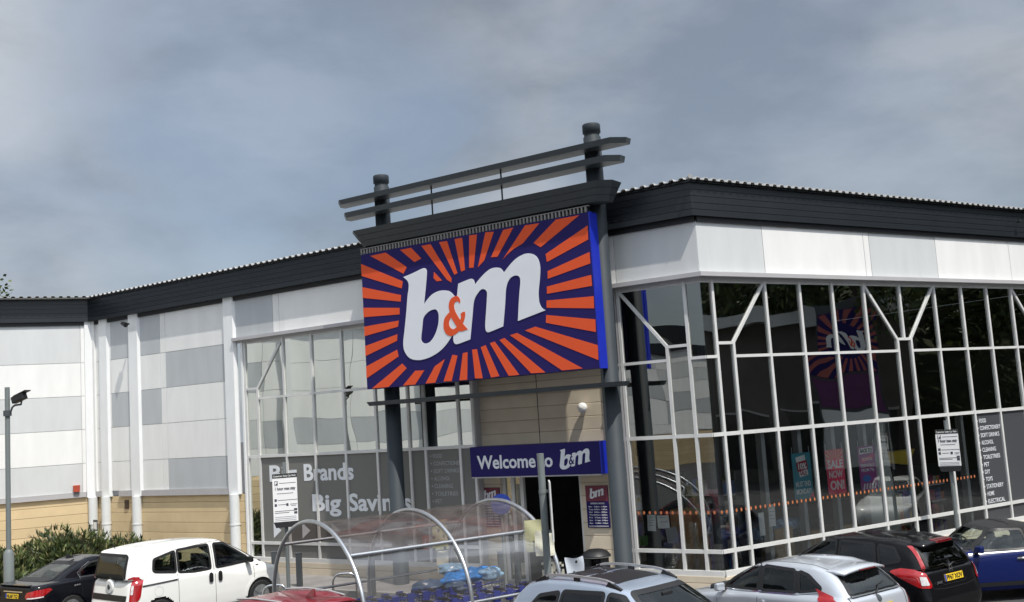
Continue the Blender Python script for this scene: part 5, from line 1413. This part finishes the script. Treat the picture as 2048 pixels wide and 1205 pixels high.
def hatch_levels(L=3.97, W=1.72, H=1.48, belt=.98, cowl_x=.98, cowl_z=.94, roof_f=.10, roof_r=-1.42, base_r=-1.80, nose_z=.74, roofw=.56, glassw=.76, drop=.06, wl=0):
    h = L / 2; w_ = W / 2
    zt = H - .075
    return [dict(xr=-h + .25, xf=h - .35, w=.3, z=[.22] * 5, nr=6, nf=6),
            dict(xr=-h + .14, xf=h - .14, w=w_ - .10, z=[.20] * 5, nr=9, nf=6.5),
            dict(xr=-h + .05, xf=h - .05, w=w_ - .02, z=[.30, .26, .26, .26, .30], nr=11, nf=6),
            dict(xr=-h, xf=h, w=w_, z=[.50, .50, .50, .50, .48], nr=12, nf=6),
            dict(xr=-h + .04, xf=h - .03, w=w_, z=[.72, .70, .68, .66, .62], nr=12, nf=6),
            dict(xr=-h + .10, xf=h - .12, w=w_ - .012, z=[belt - .06, belt - .08, belt - .10, .82, nose_z - .02], nr=12, nf=6.5),
            dict(xr=-h + .155, xf=h - .28, w=w_ - .055, z=[belt, belt - .015, belt - .04, cowl_z - .06, nose_z + .05], nr=12, nf=7),
            dict(xr=base_r, xf=cowl_x, w=glassw, z=[belt + .035, belt + .02, belt - .005, cowl_z, cowl_z], nr=10, nf=5),
            dict(xr=(base_r + roof_r) / 2 - .015, xf=(cowl_x + roof_f) / 2 + .03, w=(glassw + roofw) / 2 + .02, z=[(belt + zt) / 2, (belt + zt) / 2 + .01, (belt + zt) / 2 + .01, (cowl_z + zt) / 2, (cowl_z + zt) / 2 - .01], nr=9, nf=5.2),
            dict(xr=roof_r, xf=roof_f, w=roofw + .01, z=[zt - drop, zt - .005, zt + .01, zt, zt - .03], nr=9, nf=6),
            dict(xr=roof_r + .06, xf=roof_f - .10, w=roofw - .07, z=[zt + .03 - drop, zt + .035, zt + .045, zt + .035, zt + .0], nr=9, nf=6),
            dict(xr=roof_r + .3, xf=roof_f - .35, w=roofw - .3, z=[H - .018 - drop * .7, H - .006, H, H - .008, H - .03], nr=6, nf=6),
            dict(xr=-.45, xf=-.40, w=.03, z=[H] * 5, nr=2, nf=2)]
def common(cb, wind, rear, sides, sg_glass=None, priv=None, seal=.022, fm=None, trim_rear=None):
    """glazing: wind (F), rear (B), sides = list of left-side polygons mirrored to the right"""
    cb.window('windscreen', 'F', wind, M_carglass, .06, 6.6, 11, .024)
    if rear: cb.window('rear_window', 'B', rear, priv or M_carglass, .07, 5.5, 11, .03)
    for i, p in enumerate(sides):
        gm = (priv if (priv and i > 0) else M_carglass)
        for v in 'LR': cb.window('side_window', v, p, gm, .045, 5.5, 11, seal, fm)
def lamps(cb, poly, rev=None, m=M_red):
    """wrap round tail lamps drawn on the body's corner, mirrored; rev = clear reversing lamp inside"""
    for v in ('WL', 'WR'):
        o = cb.patch('tail_lamp', v, poly, m, .012, .04, rnd=.02)
        if rev: cb.patch('reversing_lamp', v, rev, M_clear, .018, .04, parent=o, rnd=.015)
def wiper(cb, y0, z0, y1, z1, m=M_black2, lift=.03, view='B'):
    P, Nn = cb.c.find(np.array([(y0, z0), ((y0 + y1) / 2, (z0 + z1) / 2 + lift), (y1, z1)]), view, 5)
    pts = [Vector(p) + Vector(n_) * .025 for p, n_ in zip(P, Nn)]
    MB().tube(pts, [.016, .012, .006], 8).build('wiper', m, cb.root, world=False)
def handles(cb, xs, z, m, w_=.17):
    for x in xs:
        for v in 'LR': cb.patch('door_handle', v, [(x - w_ / 2, z - .018), (x + w_ / 2, z - .01), (x + w_ / 2, z + .022), (x - w_ / 2, z + .016)], m, .025, .05, rnd=.015)
def seams(cb, paths, v='LR'):
    for vv in v:
        for p in paths: cb.line('door_seam', vv, densify_open(p), M_rubber, .009, .0015)
def densify_open(p, d=.07):
    o = []
    for a, b in zip(p, p[1:]):
        a, b = Vector(a), Vector(b); k = max(1, int((b - a).length / d)); o += [tuple(a.lerp(b, t / k)) for t in range(k)]
    return o + [tuple(p[-1])]
def spoiler(cb, x0, x1, w0, w1, z0, z1, m, th=.03):
    """wing over the rear window: front edge on the roof, rear edge overhanging"""
    t = MB(); n = 12; top = []; bot = []
    for r, (x, w_, z) in enumerate(((x0, w0, z0), ((x0 + x1) / 2, (w0 + w1) / 2, (z0 + z1) / 2 + .012), (x1, w1, z1))):
        for i in range(n + 1):
            y = -w_ + 2 * w_ * i / n; d = (y / w_) ** 2
            top.append((x + (.05 * d if r else 0), y, z - .05 * d)); bot.append((x + (.05 * d if r else 0), y, z - .05 * d - (.004 if r == 0 else th)))
    k = len(top); F = []
    for r in range(2):
        for i in range(n):
            a = r * (n + 1) + i; F += [(a, a + 1, a + n + 2, a + n + 1), (k + a, k + a + n + 1, k + a + n + 2, k + a + 1)]
    for i in range(n): a = 2 * (n + 1) + i; F.append((a, a + 1, k + a + 1, k + a))
    for r in range(2):
        for i in (0, n): a = r * (n + 1) + i; F.append((a, a + n + 1, k + a + n + 1, k + a))
    t.add(top + bot, F, 0, True)
    return t.build('spoiler', m, cb.root, world=False)
def emblem(cb, y, z, r, m, view='B', off=.012, nm='badge'):
    return cb.patch(nm, view, [(y + r * math.cos(a), z + r * math.sin(a)) for a in np.linspace(0, 2 * PI, 17)[:-1]], m, off, .2, vmax=7)

def dark_paint(n, c): return mat(n, c, .16, 0, var=.02, vscale=2, spec=.28)
P_black = dark_paint('black_car_paint', (.0055, .006, .009)); P_white = paint('white_car_paint', (.80, .80, .77)); P_silver = paint('silver_car_paint', (.47, .50, .545), .35, .3)
P_jazz = dark_paint('deep_black_car_paint', (.006, .006, .007)); P_blue = dark_paint('dark_blue_car_paint', (.006, .013, .085)); P_red = paint('red_car_paint', (.17, .008, .014)); P_pale = paint('pale_blue_silver_paint', (.30, .35, .43), .35, .3)

# ---- silver hatchback
def silver_hatch():
    cb = CarBuild('parked_car', hatch_levels(L=3.97, W=1.72, H=1.48, belt=1.0, base_r=-1.84, roof_r=-1.50, roofw=.58, glassw=.77), 'silver hatchback with tall red tail lamps, nearest car at lower right', *POS['silver'], P_silver)
    common(cb, [(-.62, 1.0), (.62, 1.0), (.47, 1.365), (-.47, 1.365)], [(-.61, 1.03), (.61, 1.03), (.47, 1.345), (-.47, 1.345)],
           [[(.70, .985), (.10, 1.35), (-.10, 1.372), (-.12, 1.0)], [(-.20, 1.005), (-.18, 1.375), (-.82, 1.355), (-.90, 1.03)], [(-.97, 1.035), (-.90, 1.345), (-1.10, 1.30), (-1.38, 1.13), (-1.34, 1.10)]], seal=.026)
    for v in 'LR':
        cb.patch('pillar_trim', v, [(-.08, 1.0), (-.22, 1.0), (-.20, 1.372), (-.08, 1.37)], M_rubber, .003, .06, vmin=5.5); cb.patch('pillar_trim', v, [(-.88, 1.03), (-.99, 1.035), (-.92, 1.345), (-.80, 1.355)], M_rubber, .003, .06, vmin=5.5)
    cb.line('window_trim', 'L', densify_open([(.72, .955), (-.12, .975), (-.92, 1.005), (-1.36, 1.075)]), M_chrome, .018, .008)
    cb.line('window_trim', 'R', densify_open([(.72, .955), (-.12, .975), (-.92, 1.005), (-1.36, 1.075)]), M_chrome, .018, .008)
    lamps(cb, [(.40, 1.13), (.37, .92), (.24, .74), (-.16, .69), (-.20, .74), (-.06, .88), (.14, 1.04)], [(.12, .90), (-.04, .86), (-.12, .75), (.10, .74)])
    spoiler(cb, -1.36, -1.72, .56, .52, 1.425, 1.40, P_silver, .035)
    t = MB().box(-1.735, -1.70, -.20, .20, 1.363, 1.385); t.build('brake_lamp', M_redd, cb.root, world=False)
    wiper(cb, .02, 1.02, -.30, 1.13); cb.plate(0, .80, 'NA12 WSN'); emblem(cb, 0, .935, .05, M_steel)
    seams(cb, [[(-.15, .30), (-.16, .98)], [(-1.0, .60), (-.97, .80), (-.94, 1.0)], [(.72, .35), (.74, .95)]])
    cb.line('tailgate_seam', 'B', densify_open([(-.66, 1.02), (-.64, .70), (.64, .70), (.66, 1.02)]), M_rubber, .012, .002, vmax=7)
    cb.line('roof_seam', 'T', densify_open([(.02, .47), (-.7, .50), (-1.38, .49)]), M_rubber, .012, .003, vmin=9); cb.line('roof_seam', 'T', densify_open([(.02, -.47), (-.7, -.50), (-1.38, -.49)]), M_rubber, .012, .003, vmin=9)
    handles(cb, (-.32, -1.10 + .1), .86, P_silver)
    for sd in (1, -1): cb.mirror(.62, sd * .80, 1.0, P_silver)
    cb.cabin(.05, -.75, .78, .62, 1.22, .78, .98, M_cabin); cb.wheels((1.22, -1.24), .855); cb.body(((1.22, .36), (-1.24, .36)))
    return cb
# ---- black mini MPV hatch
def black_hatch():
    cb = CarBuild('parked_car', hatch_levels(L=4.0, W=1.69, H=1.525, belt=1.02, cowl_x=1.15, cowl_z=.98, roof_f=.20, base_r=-1.89, roof_r=-1.66, roofw=.58, glassw=.765, drop=.05), 'black hatchback with red lamps running up beside its rear window', *POS['jazz'], P_jazz)
    common(cb, [(-.62, 1.03), (.62, 1.03), (.48, 1.41), (-.48, 1.41)], [(-.60, 1.05), (.60, 1.05), (.505, 1.405), (-.505, 1.405)],
           [[(.82, 1.01), (.20, 1.39), (-.10, 1.41), (-.12, 1.03)], [(-.20, 1.035), (-.18, 1.415), (-.90, 1.40), (-.98, 1.06)], [(-1.05, 1.075), (-.98, 1.39), (-1.30, 1.36), (-1.46, 1.16)]], priv=M_carprivacy)
    lamps(cb, [(.48, .98), (.32, 1.05), (.02, 1.04), (-.15, .98), (-.21, .80), (-.18, .75), (.0, .76), (.16, .83)], [(-.03, .94), (-.13, .93), (-.16, .80), (-.03, .80)])
    for sd in (1, -1):
        cb.patch('pillar_lamp', 'B', [(sd * .655, 1.02), (sd * .705, 1.02), (sd * .59, 1.40), (sd * .555, 1.40)], M_red, .014, .05, rnd=.015, vmin=5.5, vmax=9.6)
    spoiler(cb, -1.46, -1.83, .56, .53, 1.475, 1.455, P_jazz, .04)
    MB().hexa([(-1.845, -.22, 1.425), (-1.70, -.22, 1.44), (-1.70, .22, 1.44), (-1.845, .22, 1.425), (-1.84, -.20, 1.468), (-1.68, -.20, 1.482), (-1.68, .20, 1.482), (-1.84, .20, 1.468)]).build('brake_lamp', M_redd, cb.root, world=False, bevel=.008)
    wiper(cb, .02, 1.03, .36, 1.07); wiper(cb, .02, 1.035, -.18, 1.05)
    cb.plate(0, .86, 'PF67 XOV')
    t = MB(); P_, N_ = cb.c.find(np.array([(0.0, .985)]), 'B', 0, 7); p = Vector(P_[0]) + Vector((-.025, 0, 0))
    for y in (-.034, .034): t.obox(p + Vector((0, y, -.045)), p + Vector((.01, y * 1.15, .045)), .026, .012, up=(1, 0, 0))
    t.obox(p + Vector((0, -.03, 0)), p + Vector((0, .03, 0)), .02, .012, up=(1, 0, 0)); t.build('badge', M_chrome, cb.root, world=False)
    t = MB(); P_, N_ = cb.c.find(np.array([(.42, .80)]), 'B', 0, 7); p = Vector(P_[0])
    Fq = Matrix.Translation(p + Vector((-.02, 0, 0))) @ Matrix.Rotation(-PI / 2, 4, 'Z'); t = MB(Fq); text(t, 'JAZZ', -.10, .06, 0, .035, 0, .015); t.build('model_lettering', M_chrome, cb.root, world=False)
    cb.line('tailgate_seam', 'B', densify_open([(-.66, 1.0), (-.60, .73), (-.30, .70), (.30, .70), (.60, .73), (.66, 1.0)]), M_rubber, .012, .002, vmax=7)
    cb.line('plate_recess', 'B', densify_open([(-.36, .80), (-.30, .76), (.30, .76), (.36, .80)]), M_chrome, .008, .004, vmax=7)
    seams(cb, [[(-.15, .30), (-.16, 1.0)], [(-1.0, .60), (-1.02, 1.02)]]); handles(cb, (-.34, -1.05), .88, P_jazz)
    cb.fin(-1.22, 1.52, M_black2, 1.4)
    for y in (-.44, .44): cb.line('roof_seam', 'T', densify_open([(.08, y), (-.7, y * 1.1), (-1.5, y * 1.06)]), M_chrome, .010, .003, vmin=9)
    for sd in (1, -1): cb.mirror(.78, sd * .80, 1.02, P_jazz)
    cb.cabin(.10, -.78, .78, .66, 1.27, .90, 1.0); cb.wheels((1.26, -1.27), .84); cb.body(((1.26, .36), (-1.27, .36)))
    return cb
# ---- white passenger van
def white_van():
    cb = CarBuild('parked_van', hatch_levels(L=3.97, W=1.72, H=1.72, belt=1.06, cowl_x=1.40, cowl_z=1.06, roof_f=.40, base_r=-1.93, roof_r=-1.83, roofw=.65, glassw=.80, nose_z=.86, drop=.03), 'white passenger van with upright tail beside the black saloon', *POS['van'], P_white, cat='van')
    common(cb, [(-.64, 1.10), (.64, 1.10), (.53, 1.58), (-.53, 1.58)], [(-.60, 1.08), (.60, 1.08), (.57, 1.57), (-.57, 1.57)],
           [[(1.02, 1.08), (.98, 1.16), (.42, 1.54), (.12, 1.565), (.12, 1.06)], [(-.02, 1.06), (-.02, 1.57), (-.78, 1.55), (-.80, 1.10), (-.42, 1.05)], [(-.86, 1.11), (-.84, 1.54), (-1.34, 1.43), (-1.38, 1.22), (-1.34, 1.18)]], priv=M_carglass, seal=.026)
    lamps(cb, [(.13, 1.13), (.0, 1.15), (-.10, 1.12), (-.10, .66), (.08, .66), (.12, .74)], [(-.04, .98), (-.085, .98), (-.085, .80), (-.04, .80)])
    cb.patch('tail_band', 'B', [(-.68, .66), (.68, .66), (.68, .78), (-.68, .78)], M_rubber, .008, .1, vmax=7)
    P_, _ = cb.c.find(np.array([(0.0, .93)]), 'B', 0, 7); x_ = P_[0][0]
    e_ = MB().tube([(x_ + .03, 0, .93), (x_ - .03, 0, .93), (x_ - .042, 0, .93)], [.165, .155, .12], 28).build('emblem_boss', P_white, cb.root, world=False)
    MB().tube([(x_ - .03, 0, .93), (x_ - .050, 0, .93)], [.058, .050], 20).build('emblem', M_steel, e_, world=False)
    for v in 'LR': cb.patch('slide_rail', v, [(-1.66, .925), (-.86, .945), (-.86, .975), (-1.66, .955)], M_rubber, .010, .08)
    seams(cb, [[(-.84, .36), (-.84, 1.06)], [(.06, .30), (.05, 1.58)], [(-.84, 1.56), (.05, 1.62)], [(.05, 1.62), (.5, 1.60)], [(1.05, .40), (1.08, 1.02)]])
    for v in 'LR':
        cb.line('fuel_flap', v, [(-1.30 + .10 * math.cos(a), .78 + .10 * math.sin(a)) for a in np.linspace(0, 2 * PI, 25)[:-1]], M_trim, .006, .002, True)
        for x in (-.06, .17): cb.patch('door_handle', v, [(x - .05, .77), (x + .05, .77), (x + .05, .97), (x - .05, .97)], M_black2, .025, .06, rnd=.045)
        cb.patch('side_repeater', v, [(1.14, .955), (1.22, .95), (1.22, .975), (1.14, .98)], M_dgrey, .006, .05)
        cb.line('arch_trim', v, [(1.23 + .40 * math.cos(a), .31 + .40 * math.sin(a)) for a in np.linspace(.05, PI - .05, 24)], P_white, .05, .02)
    for sd in (1, -1): cb.mirror(.92, sd * .82, 1.12, M_black2)
    MB().tube([(-1.72, .12, 1.68), (-1.80, .12, 1.82)], .008, 6).build('roof_antenna', M_black2, cb.root, world=False)
    for y in (-.3, .3): cb.line('roof_rib', 'T', densify_open([(.25, y), (-1.6, y)]), P_white, .03, .008, vmin=10)
    cb.cabin(.12, -.78, .80, .70, 1.38, 1.10, 1.05, M_cabin); cb.wheels((1.23, -1.28), .855); cb.body(((1.23, .385), (-1.28, .37)))
    return cb
# ---- black saloon
def black_saloon():
    cb = CarBuild('parked_car', hatch_levels(L=4.88, W=1.85, H=1.47, belt=1.0, cowl_x=.95, cowl_z=.98, roof_f=.10, base_r=-1.86, roof_r=-1.02, roofw=.56, glassw=.77, drop=.045), 'black four door saloon with red wrap round tail lamps at far left', *POS['saloon'], P_black)
    common(cb, [(-.64, 1.03), (.64, 1.03), (.47, 1.35), (-.47, 1.35)], [(-.64, 1.055), (.64, 1.055), (.46, 1.35), (-.46, 1.35)],
           [[(.66, 1.01), (.0, 1.34), (-.16, 1.355), (-.18, 1.0)], [(-.27, 1.0), (-.25, 1.355), (-.72, 1.32), (-1.06, 1.16), (-1.10, 1.02)]], seal=.02)
    for v in 'LR': cb.line('window_trim', v, densify_open([(-1.14, .99), (-1.14, 1.12), (-.98, 1.24), (-.74, 1.345)]), M_chrome, .016, .010, vmin=5)
    lamps(cb, [(.30, .87), (.22, .92), (-.08, .90), (-.36, .845), (-.40, .75), (-.32, .70), (.05, .71)])
    for v in ('WL', 'WR'): cb.patch('lamp_strip', v, [(.12, .725), (-.30, .705), (-.30, .73), (.10, .75)], M_clear, .018, .04)
    cb.patch('boot_trim', 'B', [(-.40, .845), (.40, .845), (.40, .87), (-.40, .87)], M_chrome, .015, .1, vmax=7)
    cb.plate(0, .76, 'NL68 YCJ')
    cb.line('boot_seam', 'B', densify_open([(-.66, .98), (-.62, .70), (.62, .70), (.66, .98)]), M_rubber, .012, .002, vmax=7)
    MB().hexa([(-2.36, -.62, .985), (-2.20, -.60, .985), (-2.20, .60, .985), (-2.36, .62, .985), (-2.40, -.60, 1.022), (-2.22, -.58, 1.012), (-2.22, .58, 1.012), (-2.40, .60, 1.022)]).build('boot_lip', P_black, cb.root, world=False, bevel=.01)
    seams(cb, [[(-.22, .30), (-.22, .98)], [(-1.12, .60), (-1.16, .98)]]); handles(cb, (-.42, -1.28), .87, M_chrome)
    cb.fin(-.86, 1.455, M_black2, 1.2)
    for sd in (1, -1): cb.mirror(.60, sd * .84, 1.02, P_black)
    cb.cabin(-.05, -.95, .84, .62, 1.22, .74, 1.0); cb.wheels((1.46, -1.42), .92, .33); cb.body(((1.46, .38), (-1.42, .38)))
    return cb
# ---- pale blue silver estate with roof rails, nose towards us
def pale_suv():
    cb = CarBuild('parked_car', hatch_levels(L=4.3, W=1.80, H=1.63, belt=1.06, cowl_x=1.12, cowl_z=1.04, roof_f=.28, base_r=-2.0, roof_r=-1.66, roofw=.60, glassw=.80, nose_z=.90, drop=.07), 'pale blue silver car with roof rails and glass roof, front centre', *POS['suv'], P_pale)
    common(cb, [(-.68, 1.09), (.68, 1.09), (.50, 1.50), (-.50, 1.50)], [(-.60, 1.10), (.60, 1.10), (.5, 1.46), (-.5, 1.46)],
           [[(.80, 1.06), (.24, 1.46), (.02, 1.49), (.0, 1.07)], [(-.08, 1.07), (-.06, 1.49), (-.80, 1.465), (-.86, 1.10)], [(-.92, 1.11), (-.87, 1.45), (-1.25, 1.38), (-1.42, 1.20)]], priv=M_carprivacy, seal=.026)
    cb.patch('glass_roof', 'T', [(-.02, -.42), (-.02, .42), (-.62, .44), (-.62, -.44)], M_black2, .004, .1, vmin=9.8, rnd=.05)
    cb.patch('glass_roof', 'T', [(-.70, -.44), (-.70, .44), (-1.30, .43), (-1.30, -.43)], M_black2, .004, .1, vmin=9.8, rnd=.05)
    for sd in (1, -1):
        xs_ = np.linspace(.16, -1.45, 13); Pz, _ = cb.c.find(np.array([(x_, sd * .545) for x_ in xs_]), 'T', 8.6)
        lift = [.012, .045, .06, .062, .062, .062, .062, .062, .062, .060, .055, .04, .012]
        pts = [Vector(p) + Vector((0, 0, l_)) for p, l_ in zip(Pz, lift)]
        rl = MB()
        for a_, b_ in zip(pts[1:-1], pts[2:-1]): rl.obox(a_, b_, .036, .030)
        ro = rl.build('roof_rail', mat('satin_rail', (.55, .56, .58), .35, .7), cb.root, world=False)
        for i0, i1, i2 in ((0, 1, 2), (12, 11, 10)):
            q0, q1, q2 = pts[i0], pts[i1], pts[i2]; yv = Vector((0, .024, 0)); dn = Vector((0, 0, .075))
            MB().hexa([q0 - yv - dn * .4, q2 - yv - dn, q2 + yv - dn, q0 + yv - dn * .4, q0 - yv, q1.lerp(q2, .5) - yv + Vector((0, 0, .014)), q1.lerp(q2, .5) + yv + Vector((0, 0, .014)), q0 + yv]).build('rail_foot', M_black2, ro, world=False)
        q = pts[6]; MB().box(q.x - .05, q.x + .05, q.y - .015, q.y + .015, q.z - .08, q.z - .012).build('rail_foot', M_black2, ro, world=False)
        cb.mirror(.78, sd * .86, 1.08, P_pale)
    t = MB().box(.42, .47, -.10, .10, 1.40, 1.47); t.build('rear_view_mirror', M_black2, cb.root, world=False, bevel=.015)
    seams(cb, [[(-.04, .32), (-.04, 1.04)], [(-.90, .60), (-.90, 1.08)]]); handles(cb, (-.2, -1.0), .92, P_pale)
    wiper(cb, -.1, 1.07, .45, 1.10, view='F'); wiper(cb, .45, 1.07, -.05, 1.12, view='F')
    for v in 'LR': cb.patch('headlamp', v, [(1.65, .78), (1.95, .74), (1.95, .64), (1.60, .68)], M_clear, .012, .06, rnd=.03, vmax=6)
    cb.plate(0, .45, '', 'F', M_paper, blue=False)
    cb.cabin(.15, -.75, .84, .72, 1.34, .92, 1.06, M_cabin2); cb.wheels((1.32, -1.32), .89, .34); cb.body(((1.32, .39), (-1.32, .39)))
    return cb
# ---- dark blue convertible with black soft top
M_soft = mat('soft_top_cloth', (.012, .012, .013), .9, var=.2, vscale=40, bump=.3, bscale=200)
def blue_convertible():
    cb = CarBuild('parked_car', hatch_levels(L=3.73, W=1.69, H=1.42, belt=.96, cowl_x=.62, cowl_z=.95, roof_f=.10, base_r=-1.50, roof_r=-1.02, roofw=.58, glassw=.765, nose_z=.84, drop=.05), 'dark blue convertible with black cloth roof at right edge', *POS['mini'], P_blue)
    common(cb, [(-.60, .98), (.60, .98), (.52, 1.31), (-.52, 1.31)], [(-.45, 1.06), (.45, 1.06), (.36, 1.28), (-.36, 1.28)],
           [[(.50, .955), (.12, 1.28), (-.05, 1.315), (-.50, 1.30), (-.54, .95)], [(-.60, .95), (-.57, 1.29), (-.80, 1.25), (-.98, 1.05), (-.96, .955)]], seal=.02)
    for v in 'LR': cb.line('window_trim', v, densify_open([(.62, .905), (-.2, .915), (-1.1, .925), (-1.45, .93)]), M_chrome, .020, .008, vmin=4.5)
    seams(cb, [[(-.57, .30), (-.60, .92)], [(.55, .35), (.60, .90)]])
    for v in 'LR':
        cb.patch('handle_cup', v, [(-.48, .76), (-.34, .74), (-.26, .78), (-.32, .84), (-.44, .83)], M_rubber, .003, .06, rnd=.02)
        cb.patch('door_handle', v, [(-.52, .785), (-.26, .785), (-.26, .81), (-.52, .81)], M_chrome, .032, .05, rnd=.012)
    for sd in (1, -1): cb.mirror(.46, sd * .80, 1.0, P_blue)
    for v in 'LR': cb.patch('sill_trim', v, [(-1.0, .30), (.9, .30), (.9, .38), (-1.0, .38)], M_black2, .012, .1)
    cb.cabin(-.12, -.95, .78, .58, 1.16, .48, .96, M_cabin2); cb.wheels((1.18, -1.17), .84)
    b = cb.body(((1.18, .36), (-1.17, .36)))
    bm = bmesh.new(); bm.from_mesh(b.data); b2 = bm.copy()
    bmesh.ops.delete(bm, geom=[f for f in bm.faces if f.calc_center_median().z > .985 and f.calc_center_median().x < .60], context='FACES')
    bmesh.ops.delete(b2, geom=[f for f in b2.faces if not (f.calc_center_median().z > .985 and f.calc_center_median().x < .60)], context='FACES')
    bm.to_mesh(b.data); me = bpy.data.meshes.new('soft_top'); b2.to_mesh(me); me.materials.append(M_soft)
    me.polygons.foreach_set('use_smooth', [True] * len(me.polygons))
    o = bpy.data.objects.new('soft_top', me); COL.objects.link(o); o.parent = cb.root
    for x, z in ((-.35, 1.43), (-.85, 1.40)):
        cb.line('roof_bow', 'T', densify_open([(x, -.5), (x - .02, 0), (x, .5)]), M_soft, .05, .010, vmin=9.2)
    return cb
# ---- red car, only its roof shows
def red_car():
    cb = CarBuild('parked_car', hatch_levels(L=4.35, W=1.80, H=1.50, belt=1.0, roof_r=-1.60, base_r=-1.98, cowl_x=1.05, roof_f=.1, roofw=.58, glassw=.78), 'deep red car, only its roof and shark fin aerial in view at the bottom', *POS['red'], P_red)
    common(cb, [(-.62, 1.0), (.62, 1.0), (.47, 1.38), (-.47, 1.38)], [(-.61, 1.05), (.61, 1.05), (.47, 1.36), (-.47, 1.36)],
           [[(.70, .985), (.10, 1.37), (-.10, 1.392), (-.12, 1.0)], [(-.20, 1.005), (-.18, 1.395), (-.95, 1.365), (-1.05, 1.03)]])
    cb.fin(-1.28, 1.49, P_red, 1.5)
    for sd in (1, -1):
        MB().tube([(.05, sd * .50, 1.435), (-.5, sd * .53, 1.475), (-1.1, sd * .53, 1.465), (-1.5, sd * .52, 1.42)], .016, 8).build('roof_rail', mat('rail_strip', (.6, .6, .6), .3, .6), cb.root, world=False)
        cb.mirror(.66, sd * .82, 1.0, P_red)
    spoiler(cb, -1.45, -1.84, .56, .53, 1.445, 1.415, P_red, .035)
    cb.cabin(.05, -.75, .78, .62, 1.22, .78, .98); cb.wheels((1.3, -1.3), .89); cb.body(((1.3, .37), (-1.3, .37)))
    return cb
POS = dict(silver=(3.62, 15.12, -36), jazz=(5.2, 16.7, -35), van=(-6.67, 20.65, 40), saloon=(-9.07, 22.1, 33), suv=(1.32, 12.6, 138), mini=(7.62, 17.65, -91), red=(-3.79, 14.9, -50))
for f_, k_ in ((silver_hatch, .845), (black_hatch, .865), (white_van, .885), (black_saloon, .81), (pale_suv, .90), (blue_convertible, .85), (red_car, .83)):
    f_().root.scale = (k_, k_, k_)
# low foreground car at the bottom left corner: a sliver of its roof shows

# a white hatchback parked beyond the right edge of the view, mirrored low in the right front glass
def white_hatch():
    cb = CarBuild('parked_car', hatch_levels(), 'white hatchback parked beside the right front, mirrored in its lower panes', 13.8, 20.8, -95, P_white)
    common(cb, [(-.62, 1.0), (.62, 1.0), (.47, 1.365), (-.47, 1.365)], [(-.61, 1.03), (.61, 1.03), (.47, 1.345), (-.47, 1.345)],
           [[(.70, .985), (.10, 1.35), (-.10, 1.372), (-.12, 1.0)], [(-.20, 1.005), (-.18, 1.375), (-.82, 1.355), (-.90, 1.03)]])
    lamps(cb, [(.40, 1.06), (.37, .92), (.24, .74), (-.16, .69), (-.20, .74), (-.06, .88), (.14, 1.0)])
    cb.wheels((1.22, -1.24), .855); cb.body(((1.22, .36), (-1.24, .36)))
    return cb
white_hatch().root.scale = (.845, .845, .845)
